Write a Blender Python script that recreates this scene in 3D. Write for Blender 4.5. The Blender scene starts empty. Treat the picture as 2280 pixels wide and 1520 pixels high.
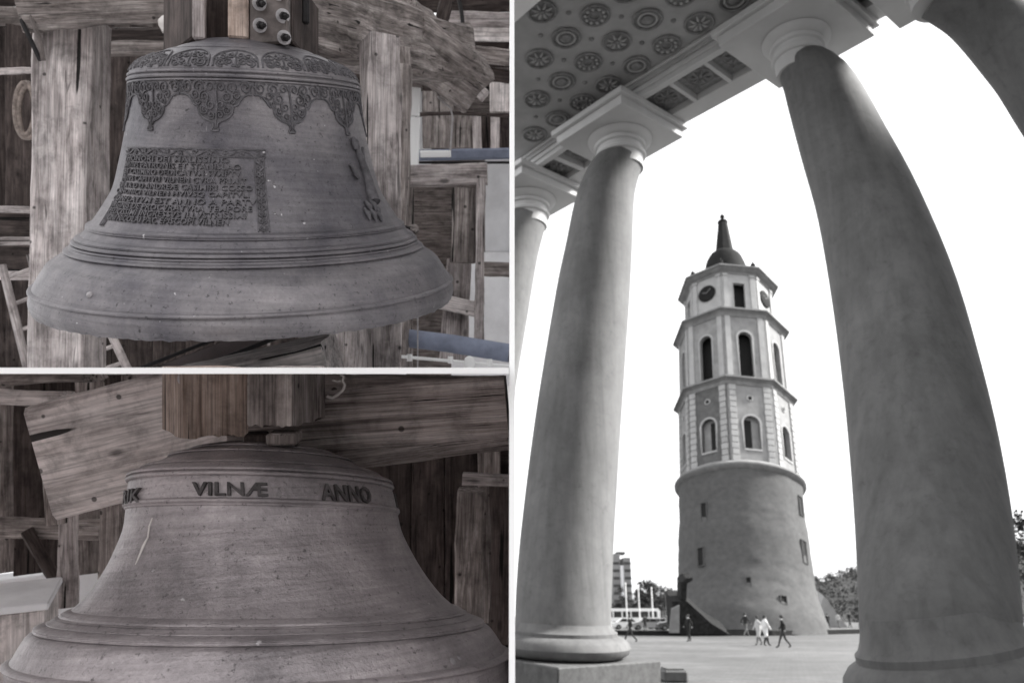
import bpy, bmesh, math, random
import numpy as np
from mathutils import Matrix, Vector, noise as mnoise

random.seed(7)
scene = bpy.context.scene
COL = scene.collection
R_ = math.radians

# ------------------------------------------------------------------ camera, sky, sun, exposure
F_PX, CX, CY, HORIZON = 1750.0, 1140.0, 760.0, 1372.0     # photograph pixels (2280 x 1520)
PITCH = math.atan((HORIZON - CY) / F_PX)
CAM = Vector((0, 0, 1.6))
cam_d = bpy.data.cameras.new('camera')
cam = bpy.data.objects.new('camera', cam_d)
COL.objects.link(cam)
cam.location = CAM
cam.rotation_euler = (math.pi / 2 + PITCH, 0, 0)
cam_d.sensor_width = 36.0
cam_d.lens = 36.0 * F_PX / 2280.0
cam_d.clip_start = 0.05
cam_d.clip_end = 6000
scene.camera = cam
cam_d.dof.use_dof = True            # the bells are sharp, what lies behind softens a little
cam_d.dof.focus_distance = 2.15
cam_d.dof.aperture_fstop = 4.4

SUN_EL, SUN_AZ = 36.0, 88.0      # azimuth clockwise from +Y (view direction) towards +X
world = bpy.data.worlds.new('World')
scene.world = world
world.use_nodes = True
nt = world.node_tree
nt.nodes.clear()
w_out = nt.nodes.new('ShaderNodeOutputWorld')
w_bg = nt.nodes.new('ShaderNodeBackground')
w_bg.inputs['Strength'].default_value = 0.07
w_sky = nt.nodes.new('ShaderNodeTexSky')
w_sky.sky_type = 'NISHITA'
w_sky.sun_disc = False
w_sky.sun_elevation = R_(SUN_EL)
w_sky.sun_rotation = R_(SUN_AZ)
w_sky.air_density = 1.0
w_sky.dust_density = 6.0
w_bw = nt.nodes.new('ShaderNodeRGBToBW')           # white overcast: the sky without its blue
w_mix = nt.nodes.new('ShaderNodeMixRGB')
w_mix.inputs['Fac'].default_value = 0.6
w_mix.inputs['Color2'].default_value = (10.0, 10.0, 10.1, 1)
nt.links.new(w_sky.outputs[0], w_bw.inputs[0])
nt.links.new(w_bw.outputs[0], w_mix.inputs['Color1'])
nt.links.new(w_mix.outputs[0], w_bg.inputs['Color'])
nt.links.new(w_bg.outputs[0], w_out.inputs['Surface'])

sun_d = bpy.data.lights.new('sun', 'SUN')
sun_d.energy = 3.2
sun_d.angle = R_(10)
sun_d.color = (1.0, 0.985, 0.96)
sun = bpy.data.objects.new('sun', sun_d)
COL.objects.link(sun)
sdir = Vector((math.sin(R_(SUN_AZ)) * math.cos(R_(SUN_EL)), math.cos(R_(SUN_AZ)) * math.cos(R_(SUN_EL)), math.sin(R_(SUN_EL))))
sun.rotation_euler = sdir.to_track_quat('Z', 'Y').to_euler()
sun.location = (20, 10, 40)

scene.view_settings.view_transform = 'Standard'
scene.view_settings.look = 'None'
scene.view_settings.gamma = 1.0
scene.view_settings.exposure = 1.85
scene.view_settings.use_curve_mapping = False
scene.render.engine = 'CYCLES'
scene.cycles.max_bounces = 6
scene.cycles.diffuse_bounces = 4
scene.cycles.use_denoising = True

# ------------------------------------------------------------------ measuring helpers
AX = Vector((1, 0, 0))
FW = Vector((0, math.cos(PITCH), math.sin(PITCH)))
UP = Vector((0, -math.sin(PITCH), math.cos(PITCH)))
def ray(x, y): return AX * ((x - CX) / F_PX) + UP * ((CY - y) / F_PX) + FW
def P(x, y, d): return CAM + ray(x, y) * d
def atz(x, y, z):
    r = ray(x, y)
    return CAM + r * ((z - CAM.z) / r.z)
def proj(p):
    v = Vector(p) - CAM
    z = v.dot(FW)
    return CX + F_PX * v.dot(AX) / z, CY - F_PX * v.dot(UP) / z, z
def px(n, d): return n * d / F_PX       # pixels to metres at a depth

# ------------------------------------------------------------------ object helpers
W = {}
def put(o, parent=None, M=None):
    M = M or (W[parent.name] if parent else Matrix.Identity(4))
    W[o.name] = M.copy()
    if parent:
        o.parent = parent
        o.matrix_basis = W[parent.name].inverted() @ M
    else:
        o.matrix_basis = M
    return o
def tag(o, label, cat, group=None, kind=None):
    if kind: o['kind'] = kind
    if label: o['label'] = label
    if cat: o['category'] = cat
    if group: o['group'] = group
    return o
def thing(name, label, cat, M=None, group=None):
    if isinstance(M, Vector): M = Matrix.Translation(M)
    o = bpy.data.objects.new(name, None)
    o.empty_display_size = 0.1
    COL.objects.link(o)
    put(o, None, M)
    return tag(o, label, cat, group)
def mesh(name, V, Fc, mat, smooth=0):
    me = bpy.data.meshes.new(name)
    me.from_pydata([tuple(v) for v in V], [], [tuple(f) for f in Fc])
    me.validate()
    bm = bmesh.new(); bm.from_mesh(me)
    bmesh.ops.recalc_face_normals(bm, faces=bm.faces)
    bm.to_mesh(me); bm.free()
    for m in (mat if isinstance(mat, (list, tuple)) else [mat]): me.materials.append(m)
    if smooth:
        me.polygons.foreach_set('use_smooth', [True] * len(me.polygons))
        if smooth < 180: me.set_sharp_from_angle(angle=R_(smooth))
    return me
SHEAR = {}
def mk(name, V, Fc, mat, parent=None, M=None, smooth=0):
    if M is not None and id(M) in SHEAR: V = [SHEAR[id(M)].K @ Vector(v) for v in V]
    o = bpy.data.objects.new(name, mesh(name, V, Fc, mat, smooth))
    COL.objects.link(o)
    return put(o, parent, M)
def inst(name, me, parent=None, M=None):
    o = bpy.data.objects.new(name, me)
    COL.objects.link(o)
    return put(o, parent, M)

class B:
    """collects shapes into one mesh"""
    def __init__(s): s.V = []; s.F = []
    def add(s, V, Fc, M=None):
        n = len(s.V)
        s.V += [(M @ Vector(v)) if M else Vector(v) for v in V]
        s.F += [[i + n for i in f] for f in Fc]
        return s
    def box(s, x0, x1, y0, y1, z0, z1, M=None, c=0.0):
        return s.add(*box(x0, x1, y0, y1, z0, z1, c), M)
    def mk(s, name, mat, parent=None, M=None, smooth=0): return mk(name, s.V, s.F, mat, parent, M, smooth)
    def mesh(s, name, mat, smooth=0): return mesh(name, s.V, s.F, mat, smooth)
def box(x0, x1, y0, y1, z0, z1, c=0.0):
    if c <= 0:
        V = [(x, y, z) for z in (z0, z1) for y in (y0, y1) for x in (x0, x1)]
        return V, [(0, 2, 3, 1), (4, 5, 7, 6), (0, 1, 5, 4), (2, 6, 7, 3), (0, 4, 6, 2), (1, 3, 7, 5)]
    bm = bmesh.new()
    V, Fc = box(x0, x1, y0, y1, z0, z1)
    vs = [bm.verts.new(v) for v in V]
    for f in Fc: bm.faces.new([vs[i] for i in f])
    bmesh.ops.bevel(bm, geom=bm.edges[:], offset=c, segments=1, affect='EDGES')
    bm.verts.index_update()
    V = [v.co.copy() for v in bm.verts]; Fc = [[v.index for v in f.verts] for f in bm.faces]
    bm.free()
    return V, Fc
def lathe(prof, n=64, cap=True, a0=0.0):
    V, Fc = [], []
    for r, z in prof:
        for i in range(n):
            a = a0 + 2 * math.pi * i / n
            V.append((r * math.sin(a), -r * math.cos(a), z))
    m = len(prof)
    for j in range(m - 1):
        for i in range(n):
            k = (i + 1) % n
            Fc.append((j * n + i, j * n + k, (j + 1) * n + k, (j + 1) * n + i))
    if cap:
        Fc.append(tuple(range(n))); Fc.append(tuple((m - 1) * n + i for i in reversed(range(n))))
    return V, Fc
def tube(pts, rad, n=6, cap=True, flat=None):
    pts = [Vector(p) for p in pts]
    V, Fc = [], []
    prev = None
    for i, p in enumerate(pts):
        t = (pts[min(i + 1, len(pts) - 1)] - pts[max(i - 1, 0)]).normalized()
        if prev is None: u = t.orthogonal().normalized()
        else:
            u = prev - t * prev.dot(t)
            u = u.normalized() if u.length > 1e-6 else t.orthogonal().normalized()
        prev = u
        v = t.cross(u)
        r = rad[i] if isinstance(rad, (list, tuple)) else rad
        for k in range(n):
            a = 2 * math.pi * k / n
            V.append(p + u * (r * math.cos(a)) + v * (r * math.sin(a)))
    for i in range(len(pts) - 1):
        for k in range(n):
            q = (k + 1) % n
            Fc.append((i * n + k, i * n + q, (i + 1) * n + q, (i + 1) * n + k))
    if cap:
        Fc.append(tuple(range(n))); Fc.append(tuple((len(pts) - 1) * n + k for k in range(n)))
    return V, Fc
def frame_M(o, x, z_hint):
    """matrix with local X along x and local Z near z_hint"""
    x = x.normalized()
    y = z_hint.cross(x)
    if y.length < 1e-5: y = x.orthogonal()
    y.normalize()
    z = x.cross(y)
    return Matrix(((x.x, y.x, z.x, o.x), (x.y, y.y, z.y, o.y), (x.z, y.z, z.z, o.z), (0, 0, 0, 1)))
def timber(name, p0, p1, w, t, mat, parent, roll=0, seed=0, rough=0.012, chamfer=0.012, seg=None, broken=0.0, hint=None, taper=1.0):
    """hewn timber from p0 to p1: w across the view, t in depth, uneven faces and worn arrises"""
    L = (p1 - p0).length
    M = frame_M(p0, p1 - p0, hint or (CAM - p0))
    M = M @ Matrix.Rotation(R_(roll), 4, 'X')
    seg = seg or max(4, min(24, int(L / 0.09)))
    c = min(chamfer, 0.3 * min(w, t))
    a, b = w / 2, t / 2
    ring = [(a, -b + c), (a, 0), (a, b - c), (a - c, b), (0, b), (-a + c, b), (-a, b - c), (-a, 0), (-a, -b + c), (-a + c, -b), (0, -b), (a - c, -b)]
    V, Fc = [], []
    n = len(ring)
    for i in range(seg + 1):
        for k, (y, z) in enumerate(ring):
            s = i / seg
            sc = 1 + (taper - 1) * s
            q = Vector((s * L * 2.2 + seed * 7.3, y * 5 + seed, z * 5))
            dy = mnoise.noise(q) * rough * 1.6 + mnoise.noise(q * 4.0) * rough * 0.6
            dz = mnoise.noise(q + Vector((9, 3, 5))) * rough * 1.6
            x = s * L
            if broken and i == seg: x += broken * (mnoise.noise(Vector((y * 40, z * 40, seed + 3))) - 0.2)
            V.append((x, y * sc + dy, z * sc + dz))
    for i in range(seg):
        for k in range(n):
            q = (k + 1) % n
            Fc.append((i * n + k, i * n + q, (i + 1) * n + q, (i + 1) * n + k))
    Fc.append(tuple(range(n))); Fc.append(tuple(seg * n + k for k in range(n)))
    return mk(name, V, Fc, mat, parent, M, smooth=38)

# ------------------------------------------------------------------ materials
def new_mat(name):
    m = bpy.data.materials.new(name)
    m.use_nodes = True
    t = m.node_tree
    b = t.nodes['Principled BSDF']
    return m, t, b
def nd(t, kind, **kw):
    n = t.nodes.new(kind)
    for k, v in kw.items():
        if k in n.inputs: n.inputs[k].default_value = v
        else: setattr(n, k, v)
    return n
def ramp(t, src, stops):
    r = t.nodes.new('ShaderNodeValToRGB')
    while len(r.color_ramp.elements) < len(stops): r.color_ramp.elements.new(0.5)
    for e, (p, c) in zip(r.color_ramp.elements, stops):
        e.position = p
        e.color = (c, c, c, 1) if isinstance(c, (int, float)) else (*c, 1)
    t.links.new(src, r.inputs[0])
    return r.outputs[0]
def mixc(t, fac, a, b, mode='MIX'):
    n = t.nodes.new('ShaderNodeMixRGB'); n.blend_type = mode
    for k, v in (('Fac', fac), ('Color1', a), ('Color2', b)):
        if isinstance(v, (int, float)): n.inputs[k].default_value = v if k == 'Fac' else (v, v, v, 1)
        elif isinstance(v, tuple): n.inputs[k].default_value = (*v, 1)
        else: t.links.new(v, n.inputs[k])
    return n.outputs[0]
def coords(t, scale=(1, 1, 1), rnd=True, loc=(0, 0, 0)):
    tc = t.nodes.new('ShaderNodeTexCoord')
    mp = t.nodes.new('ShaderNodeMapping')
    mp.inputs['Scale'].default_value = scale
    mp.inputs['Location'].default_value = loc
    if rnd:
        oi = t.nodes.new('ShaderNodeObjectInfo')
        v = nd(t, 'ShaderNodeVectorMath', operation='ADD')
        m = nd(t, 'ShaderNodeMath', operation='MULTIPLY'); m.inputs[1].default_value = 37.0
        t.links.new(oi.outputs['Random'], m.inputs[0])
        t.links.new(tc.outputs['Object'], v.inputs[0]); t.links.new(m.outputs[0], v.inputs[1])
        t.links.new(v.outputs[0], mp.inputs[0])
    else: t.links.new(tc.outputs['Object'], mp.inputs[0])
    return mp.outputs[0]
def noise(t, vec, scale, detail=5, rough=0.6, dist=0.0):
    n = nd(t, 'ShaderNodeTexNoise', Scale=scale, Detail=detail, Roughness=rough, Distortion=dist)
    t.links.new(vec, n.inputs['Vector'])
    return n.outputs['Fac']
def bump(t, b, h, strength, dist):
    n = nd(t, 'ShaderNodeBump', Strength=strength, Distance=dist)
    t.links.new(h, n.inputs['Height']); t.links.new(n.outputs[0], b.inputs['Normal'])
def rnd_val(t, col, lo, hi):
    oi = t.nodes.new('ShaderNodeObjectInfo')
    mr = nd(t, 'ShaderNodeMapRange'); mr.inputs[3].default_value = lo; mr.inputs[4].default_value = hi
    t.links.new(oi.outputs['Random'], mr.inputs[0])
    hs = t.nodes.new('ShaderNodeHueSaturation')
    t.links.new(mr.outputs[0], hs.inputs['Value']); t.links.new(col, hs.inputs['Color'])
    return hs.outputs[0]
def wood(name, dark, mid, light, grain=16, crack=0.5, rough=0.85, bs=0.6, var=(0.85, 1.15), along=1.5):
    m, t, b = new_mat(name)
    v = coords(t, (along, grain, grain))
    g = noise(t, v, 2.2, 7, 0.65, 0.5)
    v2 = coords(t, (along * 0.35, grain * 2.4, grain * 2.4))
    fine = noise(t, v2, 5.0, 3, 0.6, 0.2)
    v3 = coords(t, (0.8, 2.6, 2.6))
    big = noise(t, v3, 2.4, 4, 0.6)
    col = ramp(t, g, [(0.28, dark), (0.48, mid), (0.72, light)])
    col = mixc(t, 0.6, col, mixc(t, 1.0, col, ramp(t, fine, [(0.35, 0.40), (0.6, 1.2)]), 'MULTIPLY'))
    col = mixc(t, 1.0, col, ramp(t, big, [(0.3, 0.68), (0.7, 1.2)]), 'MULTIPLY')
    v4 = coords(t, (along * 0.55, grain * 0.9, grain * 0.9))
    cr = noise(t, v4, 3.1, 3, 0.5, 0.9)
    crm = ramp(t, cr, [(0.30, 0.0), (0.345, 1.0)])
    col = mixc(t, crack, col, mixc(t, 1.0, col, mixc(t, 1.0, crm, (0.0, 0.0, 0.0), 'ADD'), 'MULTIPLY'))
    vk = coords(t, (1.0, 2.2, 2.2))
    vo = nd(t, 'ShaderNodeTexVoronoi', Scale=3.1); t.links.new(vk, vo.inputs['Vector'])
    kn = ramp(t, vo.outputs['Distance'], [(0.06, 0.25), (0.12, 1.0)])
    col = mixc(t, 0.8, col, mixc(t, 1.0, col, kn, 'MULTIPLY'))
    dirt = noise(t, coords(t, (1, 1, 1)), 9, 6, .7, .3)
    col = mixc(t, .8, col, mixc(t, 1.0, col, ramp(t, dirt, [(.32, .42), (.52, 1.0), (.75, 1.22)]), 'MULTIPLY'))
    vn = nd(t, 'ShaderNodeTexVoronoi', Scale=9.0); t.links.new(coords(t, (1, 1, 1)), vn.inputs['Vector'])
    col = mixc(t, .85, col, mixc(t, 1.0, col, ramp(t, vn.outputs['Distance'], [(.07, .12), (.10, 1.0)]), 'MULTIPLY'))
    sp = noise(t, coords(t, (along * .3, grain * 1.6, grain * 1.6)), 1.7, 2, .5, .5)
    spm = ramp(t, sp, [(.315, .06), (.335, 1.0)])
    col = mixc(t, 1.0, col, spm, 'MULTIPLY')
    t.links.new(rnd_val(t, col, *var), b.inputs['Base Color'])
    b.inputs['Roughness'].default_value = rough
    b.inputs['Specular IOR Level'].default_value = 0.25
    h = mixc(t, 0.5, mixc(t, 0.4, g, fine), crm)
    bump(t, b, h, bs, 0.012)
    return m
def plain(name, c, rough=0.7, var=0.15, scale=6, metal=0.0, bs=0.25, bd=0.01, spec=0.3, scl=(1, 1, 1), rv=None):
    m, t, b = new_mat(name)
    v = coords(t, scl)
    n = noise(t, v, scale, 6, 0.65)
    lo = tuple(x * (1 - var * 1.6) for x in c); hi = tuple(min(1, x * (1 + var)) for x in c)
    col = ramp(t, n, [(0.3, lo), (0.7, hi)])
    if rv: col = rnd_val(t, col, *rv)
    t.links.new(col, b.inputs['Base Color'])
    b.inputs['Roughness'].default_value = rough; b.inputs['Metallic'].default_value = metal
    b.inputs['Specular IOR Level'].default_value = spec
    if bs:
        n2 = noise(t, v, scale * 5, 5, 0.7)
        bump(t, b, n2, bs, bd)
    return m
def bronze(name, base, dust, pits=1.0, seed=0.0):
    """dusty cast bronze: soft dust on a darker skin, casting streaks round the waist, pits and runs"""
    m, t, b = new_mat(name)
    v = coords(t, (1, 1, 1), rnd=False, loc=(seed, seed, seed))
    big = noise(t, v, 3.2, 5, 0.6, 0.4)
    vs = coords(t, (1.2, 1.2, 26), rnd=False, loc=(seed, 0, 0))
    st = noise(t, vs, 3.0, 5, 0.6, 0.3)
    vr = coords(t, (22, 22, 1.4), rnd=False, loc=(seed, 2, 0))
    run = noise(t, vr, 1.6, 4, 0.6, 0.3)
    fine = noise(t, v, 95, 4, 0.7)
    mid = noise(t, v, 24, 5, 0.65)
    col = mixc(t, ramp(t, big, [(0.30, 0.0), (0.74, 1.0)]), base, dust)
    col = mixc(t, 0.30, col, mixc(t, 1.0, col, ramp(t, st, [(0.35, 0.55), (0.62, 1.3)]), 'MULTIPLY'))
    col = mixc(t, 0.45, col, mixc(t, 1.0, col, ramp(t, fine, [(0.36, 0.8), (0.62, 1.15)]), 'MULTIPLY'))
    col = mixc(t, 0.30, col, mixc(t, 1.0, col, ramp(t, mid, [(0.30, 0.72), (0.68, 1.2)]), 'MULTIPLY'))
    col = mixc(t, 0.6, col, mixc(t, ramp(t, run, [(0.70, 0.0), (0.76, 0.75)]), col, (0.42, 0.40, 0.41)))
    sp = noise(t, v, 42, 2, 0.5)
    col = mixc(t, ramp(t, sp, [(0.74, 0.0), (0.78, 0.8)]), col, (0.55, 0.53, 0.54))
    pitc = noise(t, v, 60, 3, 0.8)
    col = mixc(t, 0.8, col, mixc(t, 1.0, col, ramp(t, pitc, [(0.30, 0.25), (0.40, 1.0)]), 'MULTIPLY'))
    t.links.new(col, b.inputs['Base Color'])
    b.inputs['Metallic'].default_value = 0.55
    b.inputs['Roughness'].default_value = 0.47
    b.inputs['Specular IOR Level'].default_value = 0.35
    pit = noise(t, v, 55, 4, 0.75)
    h = mixc(t, 0.35, mixc(t, 0.5, pit, fine), st)
    h = mixc(t, 0.3, h, mid)
    bump(t, b, h, min(1.0, 0.75 * pits), 0.006 * pits)
    return m

M_POST = wood('wood_post', (.16, .137, .133), (.46, .41, .403), (.70, .645, .635), grain=11)
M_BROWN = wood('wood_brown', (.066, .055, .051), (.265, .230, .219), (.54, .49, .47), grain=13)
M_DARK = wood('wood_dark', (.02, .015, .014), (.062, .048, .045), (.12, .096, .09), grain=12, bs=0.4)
M_PALE = wood('wood_pale', (.40, .355, .347), (.62, .565, .553), (.75, .70, .69), grain=7, crack=0.3, bs=0.3)
M_GRAIN = wood('wood_grained', (.13, .103, .097), (.50, .435, .415), (.78, .715, .695), grain=26, crack=0.75, bs=1.0, along=0.7)
M_WARM = wood('wood_warm', (.14, .10, .082), (.40, .31, .265), (.58, .475, .42), grain=18, crack=0.6, bs=0.7)
M_BELL1 = bronze('bronze_upper', (.075, .071, .084), (.25, .232, .238), seed=0.0)
M_BELL2 = bronze('bronze_lower', (.168, .153, .159), (.50, .453, .464), pits=1.5, seed=4.0)
M_RELIEF = plain('bronze_relief', (.10, .094, .102), 0.6, 0.3, 40, 0.15, 0.4, 0.003)
M_RELIEF2 = plain('bronze_letters', (.085, .077, .078), 0.6, 0.35, 40, 0.15, 0.4, 0.003)
M_STEEL = plain('steel_plate', (.14, .12, .115), 0.55, 0.35, 14, 0.4, 0.3, 0.004)
M_BLACK = plain('black_iron', (.018, .016, .017), 0.6, 0.3, 20, 0.2, 0.3, 0.004)
M_WASH = plain('zinc_washer', (.42, .40, .41), 0.5, 0.2, 30, 0.3, 0.2, 0.002)
M_WHITE = plain('white_paint', (.94, .94, .94), 0.6, 0.015, 3, bs=0.0)
M_PLAST = plain('white_plaster', (.86, .86, .88), 0.85, 0.10, 3.0, bs=0.3)
M_BLUE = plain('blue_paint', (.25, .28, .37), 0.6, 0.25, 5)
M_MAUVE = plain('mauve_beam', (.28, .235, .235), 0.6, 0.15, 5)
M_ROPE = plain('hemp_rope', (.30, .25, .225), 0.95, 0.35, 30, bs=0.8)
M_CERAM = plain('glazed_ceramic', (.62, .58, .56), 0.3, 0.05, 6, bs=0.0, spec=0.5)
# the square outside: a photograph without colour, so greys
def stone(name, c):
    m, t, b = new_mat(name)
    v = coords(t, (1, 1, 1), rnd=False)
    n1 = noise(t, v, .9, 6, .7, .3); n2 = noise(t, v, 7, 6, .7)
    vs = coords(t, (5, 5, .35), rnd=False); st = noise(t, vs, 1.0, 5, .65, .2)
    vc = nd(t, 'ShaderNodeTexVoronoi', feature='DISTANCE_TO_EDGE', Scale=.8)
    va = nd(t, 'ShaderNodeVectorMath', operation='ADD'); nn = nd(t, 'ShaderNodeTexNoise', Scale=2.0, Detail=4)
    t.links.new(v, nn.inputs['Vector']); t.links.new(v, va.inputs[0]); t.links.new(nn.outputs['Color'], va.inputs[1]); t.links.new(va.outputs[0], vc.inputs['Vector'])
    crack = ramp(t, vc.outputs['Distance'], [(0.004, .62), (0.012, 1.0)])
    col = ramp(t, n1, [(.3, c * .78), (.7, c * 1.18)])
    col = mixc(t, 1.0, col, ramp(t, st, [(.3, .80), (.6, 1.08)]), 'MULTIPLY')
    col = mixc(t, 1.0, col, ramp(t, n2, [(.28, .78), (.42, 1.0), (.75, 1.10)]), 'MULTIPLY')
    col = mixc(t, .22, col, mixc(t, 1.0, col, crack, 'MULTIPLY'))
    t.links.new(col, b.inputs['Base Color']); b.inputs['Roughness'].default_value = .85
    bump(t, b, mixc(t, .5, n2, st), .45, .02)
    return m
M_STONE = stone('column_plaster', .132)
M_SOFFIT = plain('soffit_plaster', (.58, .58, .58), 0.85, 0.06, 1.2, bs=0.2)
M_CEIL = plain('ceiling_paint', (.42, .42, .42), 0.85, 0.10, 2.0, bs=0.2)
M_ROS = plain('rosette_shade', (.27, .27, .27), 0.8, 0.25, 9.0, bs=0.2)  # darker grey stands in for the shade of recessed rosettes
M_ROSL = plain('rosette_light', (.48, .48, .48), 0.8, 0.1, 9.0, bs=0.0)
M_PLINTH = plain('plinth_granite', (.11, .11, .11), 0.8, 0.2, 9.0, bs=0.3)
M_TWHITE = plain('tower_render', (.31, .31, .31), 0.9, 0.10, 0.9, bs=0.2)
M_TGREY = plain('tower_panel', (.215, .215, .215), 0.9, 0.16, 1.1, bs=0.2)
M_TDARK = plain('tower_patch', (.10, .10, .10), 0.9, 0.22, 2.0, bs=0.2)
M_DRUM = plain('drum_masonry', (.085, .085, .085), 0.95, 0.14, 1.6, bs=0.6, bd=0.06, scl=(1, 1, 1.3))
M_CORN = plain('cornice_stone', (.18, .18, .18), 0.9, 0.2, 1.0, bs=0.2)
M_ROOF = plain('roof_sheet', (.016, .016, .016), 0.8, 0.25, 1.5, bs=0.3, spec=.08)
M_HOLE = plain('opening_shade', (.012, .012, .012), 0.9, 0.1, 1.0, bs=0.0)  # near-black colour standing in for shade inside the openings
M_PAVE = None

# ------------------------------------------------------------------ ground, hill, sky line
def ground_mat():
    m, t, b = new_mat('square_paving')
    v = coords(t, (1, 1, 1), rnd=False)
    n1 = noise(t, v, 0.09, 6, 0.7); n2 = noise(t, v, 1.5, 5, 0.7)
    vs = coords(t, (0.05, 0.35, 1), rnd=False); n3 = noise(t, vs, 1.0, 4, 0.6)
    br = nd(t, 'ShaderNodeTexBrick', Scale=0.9); t.links.new(v, br.inputs['Vector'])
    br.inputs['Color1'].default_value = (1, 1, 1, 1); br.inputs['Color2'].default_value = (.86, .86, .86, 1)
    br.inputs['Mortar'].default_value = (.55, .55, .55, 1); br.inputs['Mortar Size'].default_value = 0.03
    col = ramp(t, n1, [(0.32, .05), (0.68, .125)])
    col = mixc(t, 1.0, col, ramp(t, n2, [(0.3, .68), (0.7, 1.28)]), 'MULTIPLY')
    col = mixc(t, 1.0, col, ramp(t, n3, [(0.35, .75), (0.65, 1.15)]), 'MULTIPLY')
    col = mixc(t, 0.8, col, mixc(t, 1.0, col, br.outputs['Color'], 'MULTIPLY'))
    t.links.new(col, b.inputs['Base Color']); b.inputs['Roughness'].default_value = 0.85
    bump(t, b, n2, 0.4, 0.03)
    return m
M_PAVE = ground_mat()
g = mk('ground', [(-3000, -400, 0), (3000, -400, 0), (3000, 4000, 0), (-3000, 4000, 0)], [(0, 1, 2, 3)], M_PAVE)
g['kind'] = 'structure'

M_LEAF = plain('dark_foliage', (.04, .04, .04), 0.8, 0.4, 3.0, bs=0.0, rv=(.7, 1.4))
M_BARK = plain('bark', (.07, .07, .07), 0.9, 0.3, 4.0)
M_HILL = plain('hill_ground', (.03, .03, .03), 0.95, 0.35, 0.15, bs=0.8, bd=0.8)
def leaf_cloud(fn, n, size, rng):
    V, Fc = [], []
    for _ in range(n):
        c = fn(rng); s = size * rng.uniform(.6, 1.4)
        a = Vector((rng.uniform(-1, 1), rng.uniform(-1, 1), rng.uniform(-1, 1))).normalized()
        u = a.orthogonal().normalized(); w = a.cross(u)
        k = len(V)
        V += [c + u * s, c + w * s * .6, c - u * s, c - w * s * .6]
        Fc.append((k, k + 1, k + 2, k + 3))
    return V, Fc
def tree(base, h, spread, label, seed, n=420, group=None, bare=0.25):
    rng = random.Random(seed)
    r = thing('tree', label, 'tree', base, group)
    b = B()
    b.add(*tube([(0, 0, -.2), (.05 * h * .1, 0, h * .3), (0, .02 * h, h * .62), (.02 * h, 0, h * .9)], [h * .028, h * .022, h * .014, h * .004], 7))
    for i in range(8):
        a = rng.uniform(0, 6.28); z0 = h * rng.uniform(.28, .65); L = spread * rng.uniform(.6, 1.0)
        b.add(*tube([(0, 0, z0), (L * .5 * math.cos(a), L * .5 * math.sin(a), z0 + L * .45), (L * .9 * math.cos(a), L * .9 * math.sin(a), z0 + L * rng.uniform(.6, 1.0))], [h * .012, h * .008, h * .003], 5))
    b.mk('trunk', M_BARK, r)
    clumps = [(Vector((rng.gauss(0, .42) * spread, rng.gauss(0, .42) * spread, h * rng.uniform(.34, .97))), spread * rng.uniform(.22, .42)) for _ in range(14)]
    def fn(q):
        c, s = q.choice(clumps)
        return c + Vector((q.gauss(0, .5), q.gauss(0, .5), q.gauss(0, .42))) * s
    V, Fc = leaf_cloud(fn, n, spread * .055, rng)
    mk('crown', V, Fc, M_LEAF, r)
    return r
# wooded hill on the right
def hill():
    V, Fc = [], []
    nx, ny = 60, 26
    for j in range(ny + 1):
        for i in range(nx + 1):
            x = 40 + i * 340 / nx; y = 250 + j * 230 / ny
            s = max(0, min(1, (x - 70) / 160)); e = math.sin(math.pi * min(1, max(0, (y - 250) / 230 * .9 + .02)))
            z = -1 + (6 + 27 * (s * s * (3 - 2 * s))) * e + mnoise.noise(Vector((x * .05, y * .05, 0))) * 3 * e
            V.append(Vector((x, y, z)))
    for j in range(ny):
        for i in range(nx):
            a = j * (nx + 1) + i
            Fc.append((a, a + 1, a + nx + 2, a + nx + 1))
    h = mk('hill', V, Fc, M_HILL, smooth=180)
    h['kind'] = 'structure'
    rng = random.Random(3)
    tops = []
    for _ in range(1600):
        v = rng.choice(V)
        tops.append((v + Vector((rng.uniform(-3, 3), rng.uniform(-4, 4), rng.uniform(.5, 2.5))), rng.uniform(1.2, 2.4)))
    def fn(q):
        c, s = q.choice(tops)
        return c + Vector((q.gauss(0, .5), q.gauss(0, .5), q.gauss(0, .6))) * s
    LV, LF = leaf_cloud(fn, 60000, .42, rng)
    w = mk('hillside_wood', LV, LF, M_LEAF)
    tag(w, 'dark wood covering the hill behind the bell tower', 'wood', kind='stuff')
hill()

# ------------------------------------------------------------------ portico
Z_CAP, Z_SOF, Z_CEIL = 12.0, 12.0, 12.46
caps_px = dict(A=(1172, 425), B=(1378, 288), C=(1768, 62), D=(2066, -100))
cap_xy = {k: atz(*v, Z_CAP) for k, v in caps_px.items()}
E1 = (cap_xy['C'] - cap_xy['A']); E1.z = 0; E1.normalize()        # along the row, towards us
E2 = Vector((-E1.y, E1.x, 0)); E2 = E2 if E2.y > 0 else -E2            # across the row, outwards
ROWM = Matrix(((E1.x, E2.x, 0, 0), (E1.y, E2.y, 0, 0), (0, 0, 1, 0), (0, 0, 0, 1)))
def row_M(p, z=0.0): return Matrix.Translation(Vector((p.x, p.y, z))) @ ROWM

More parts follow.
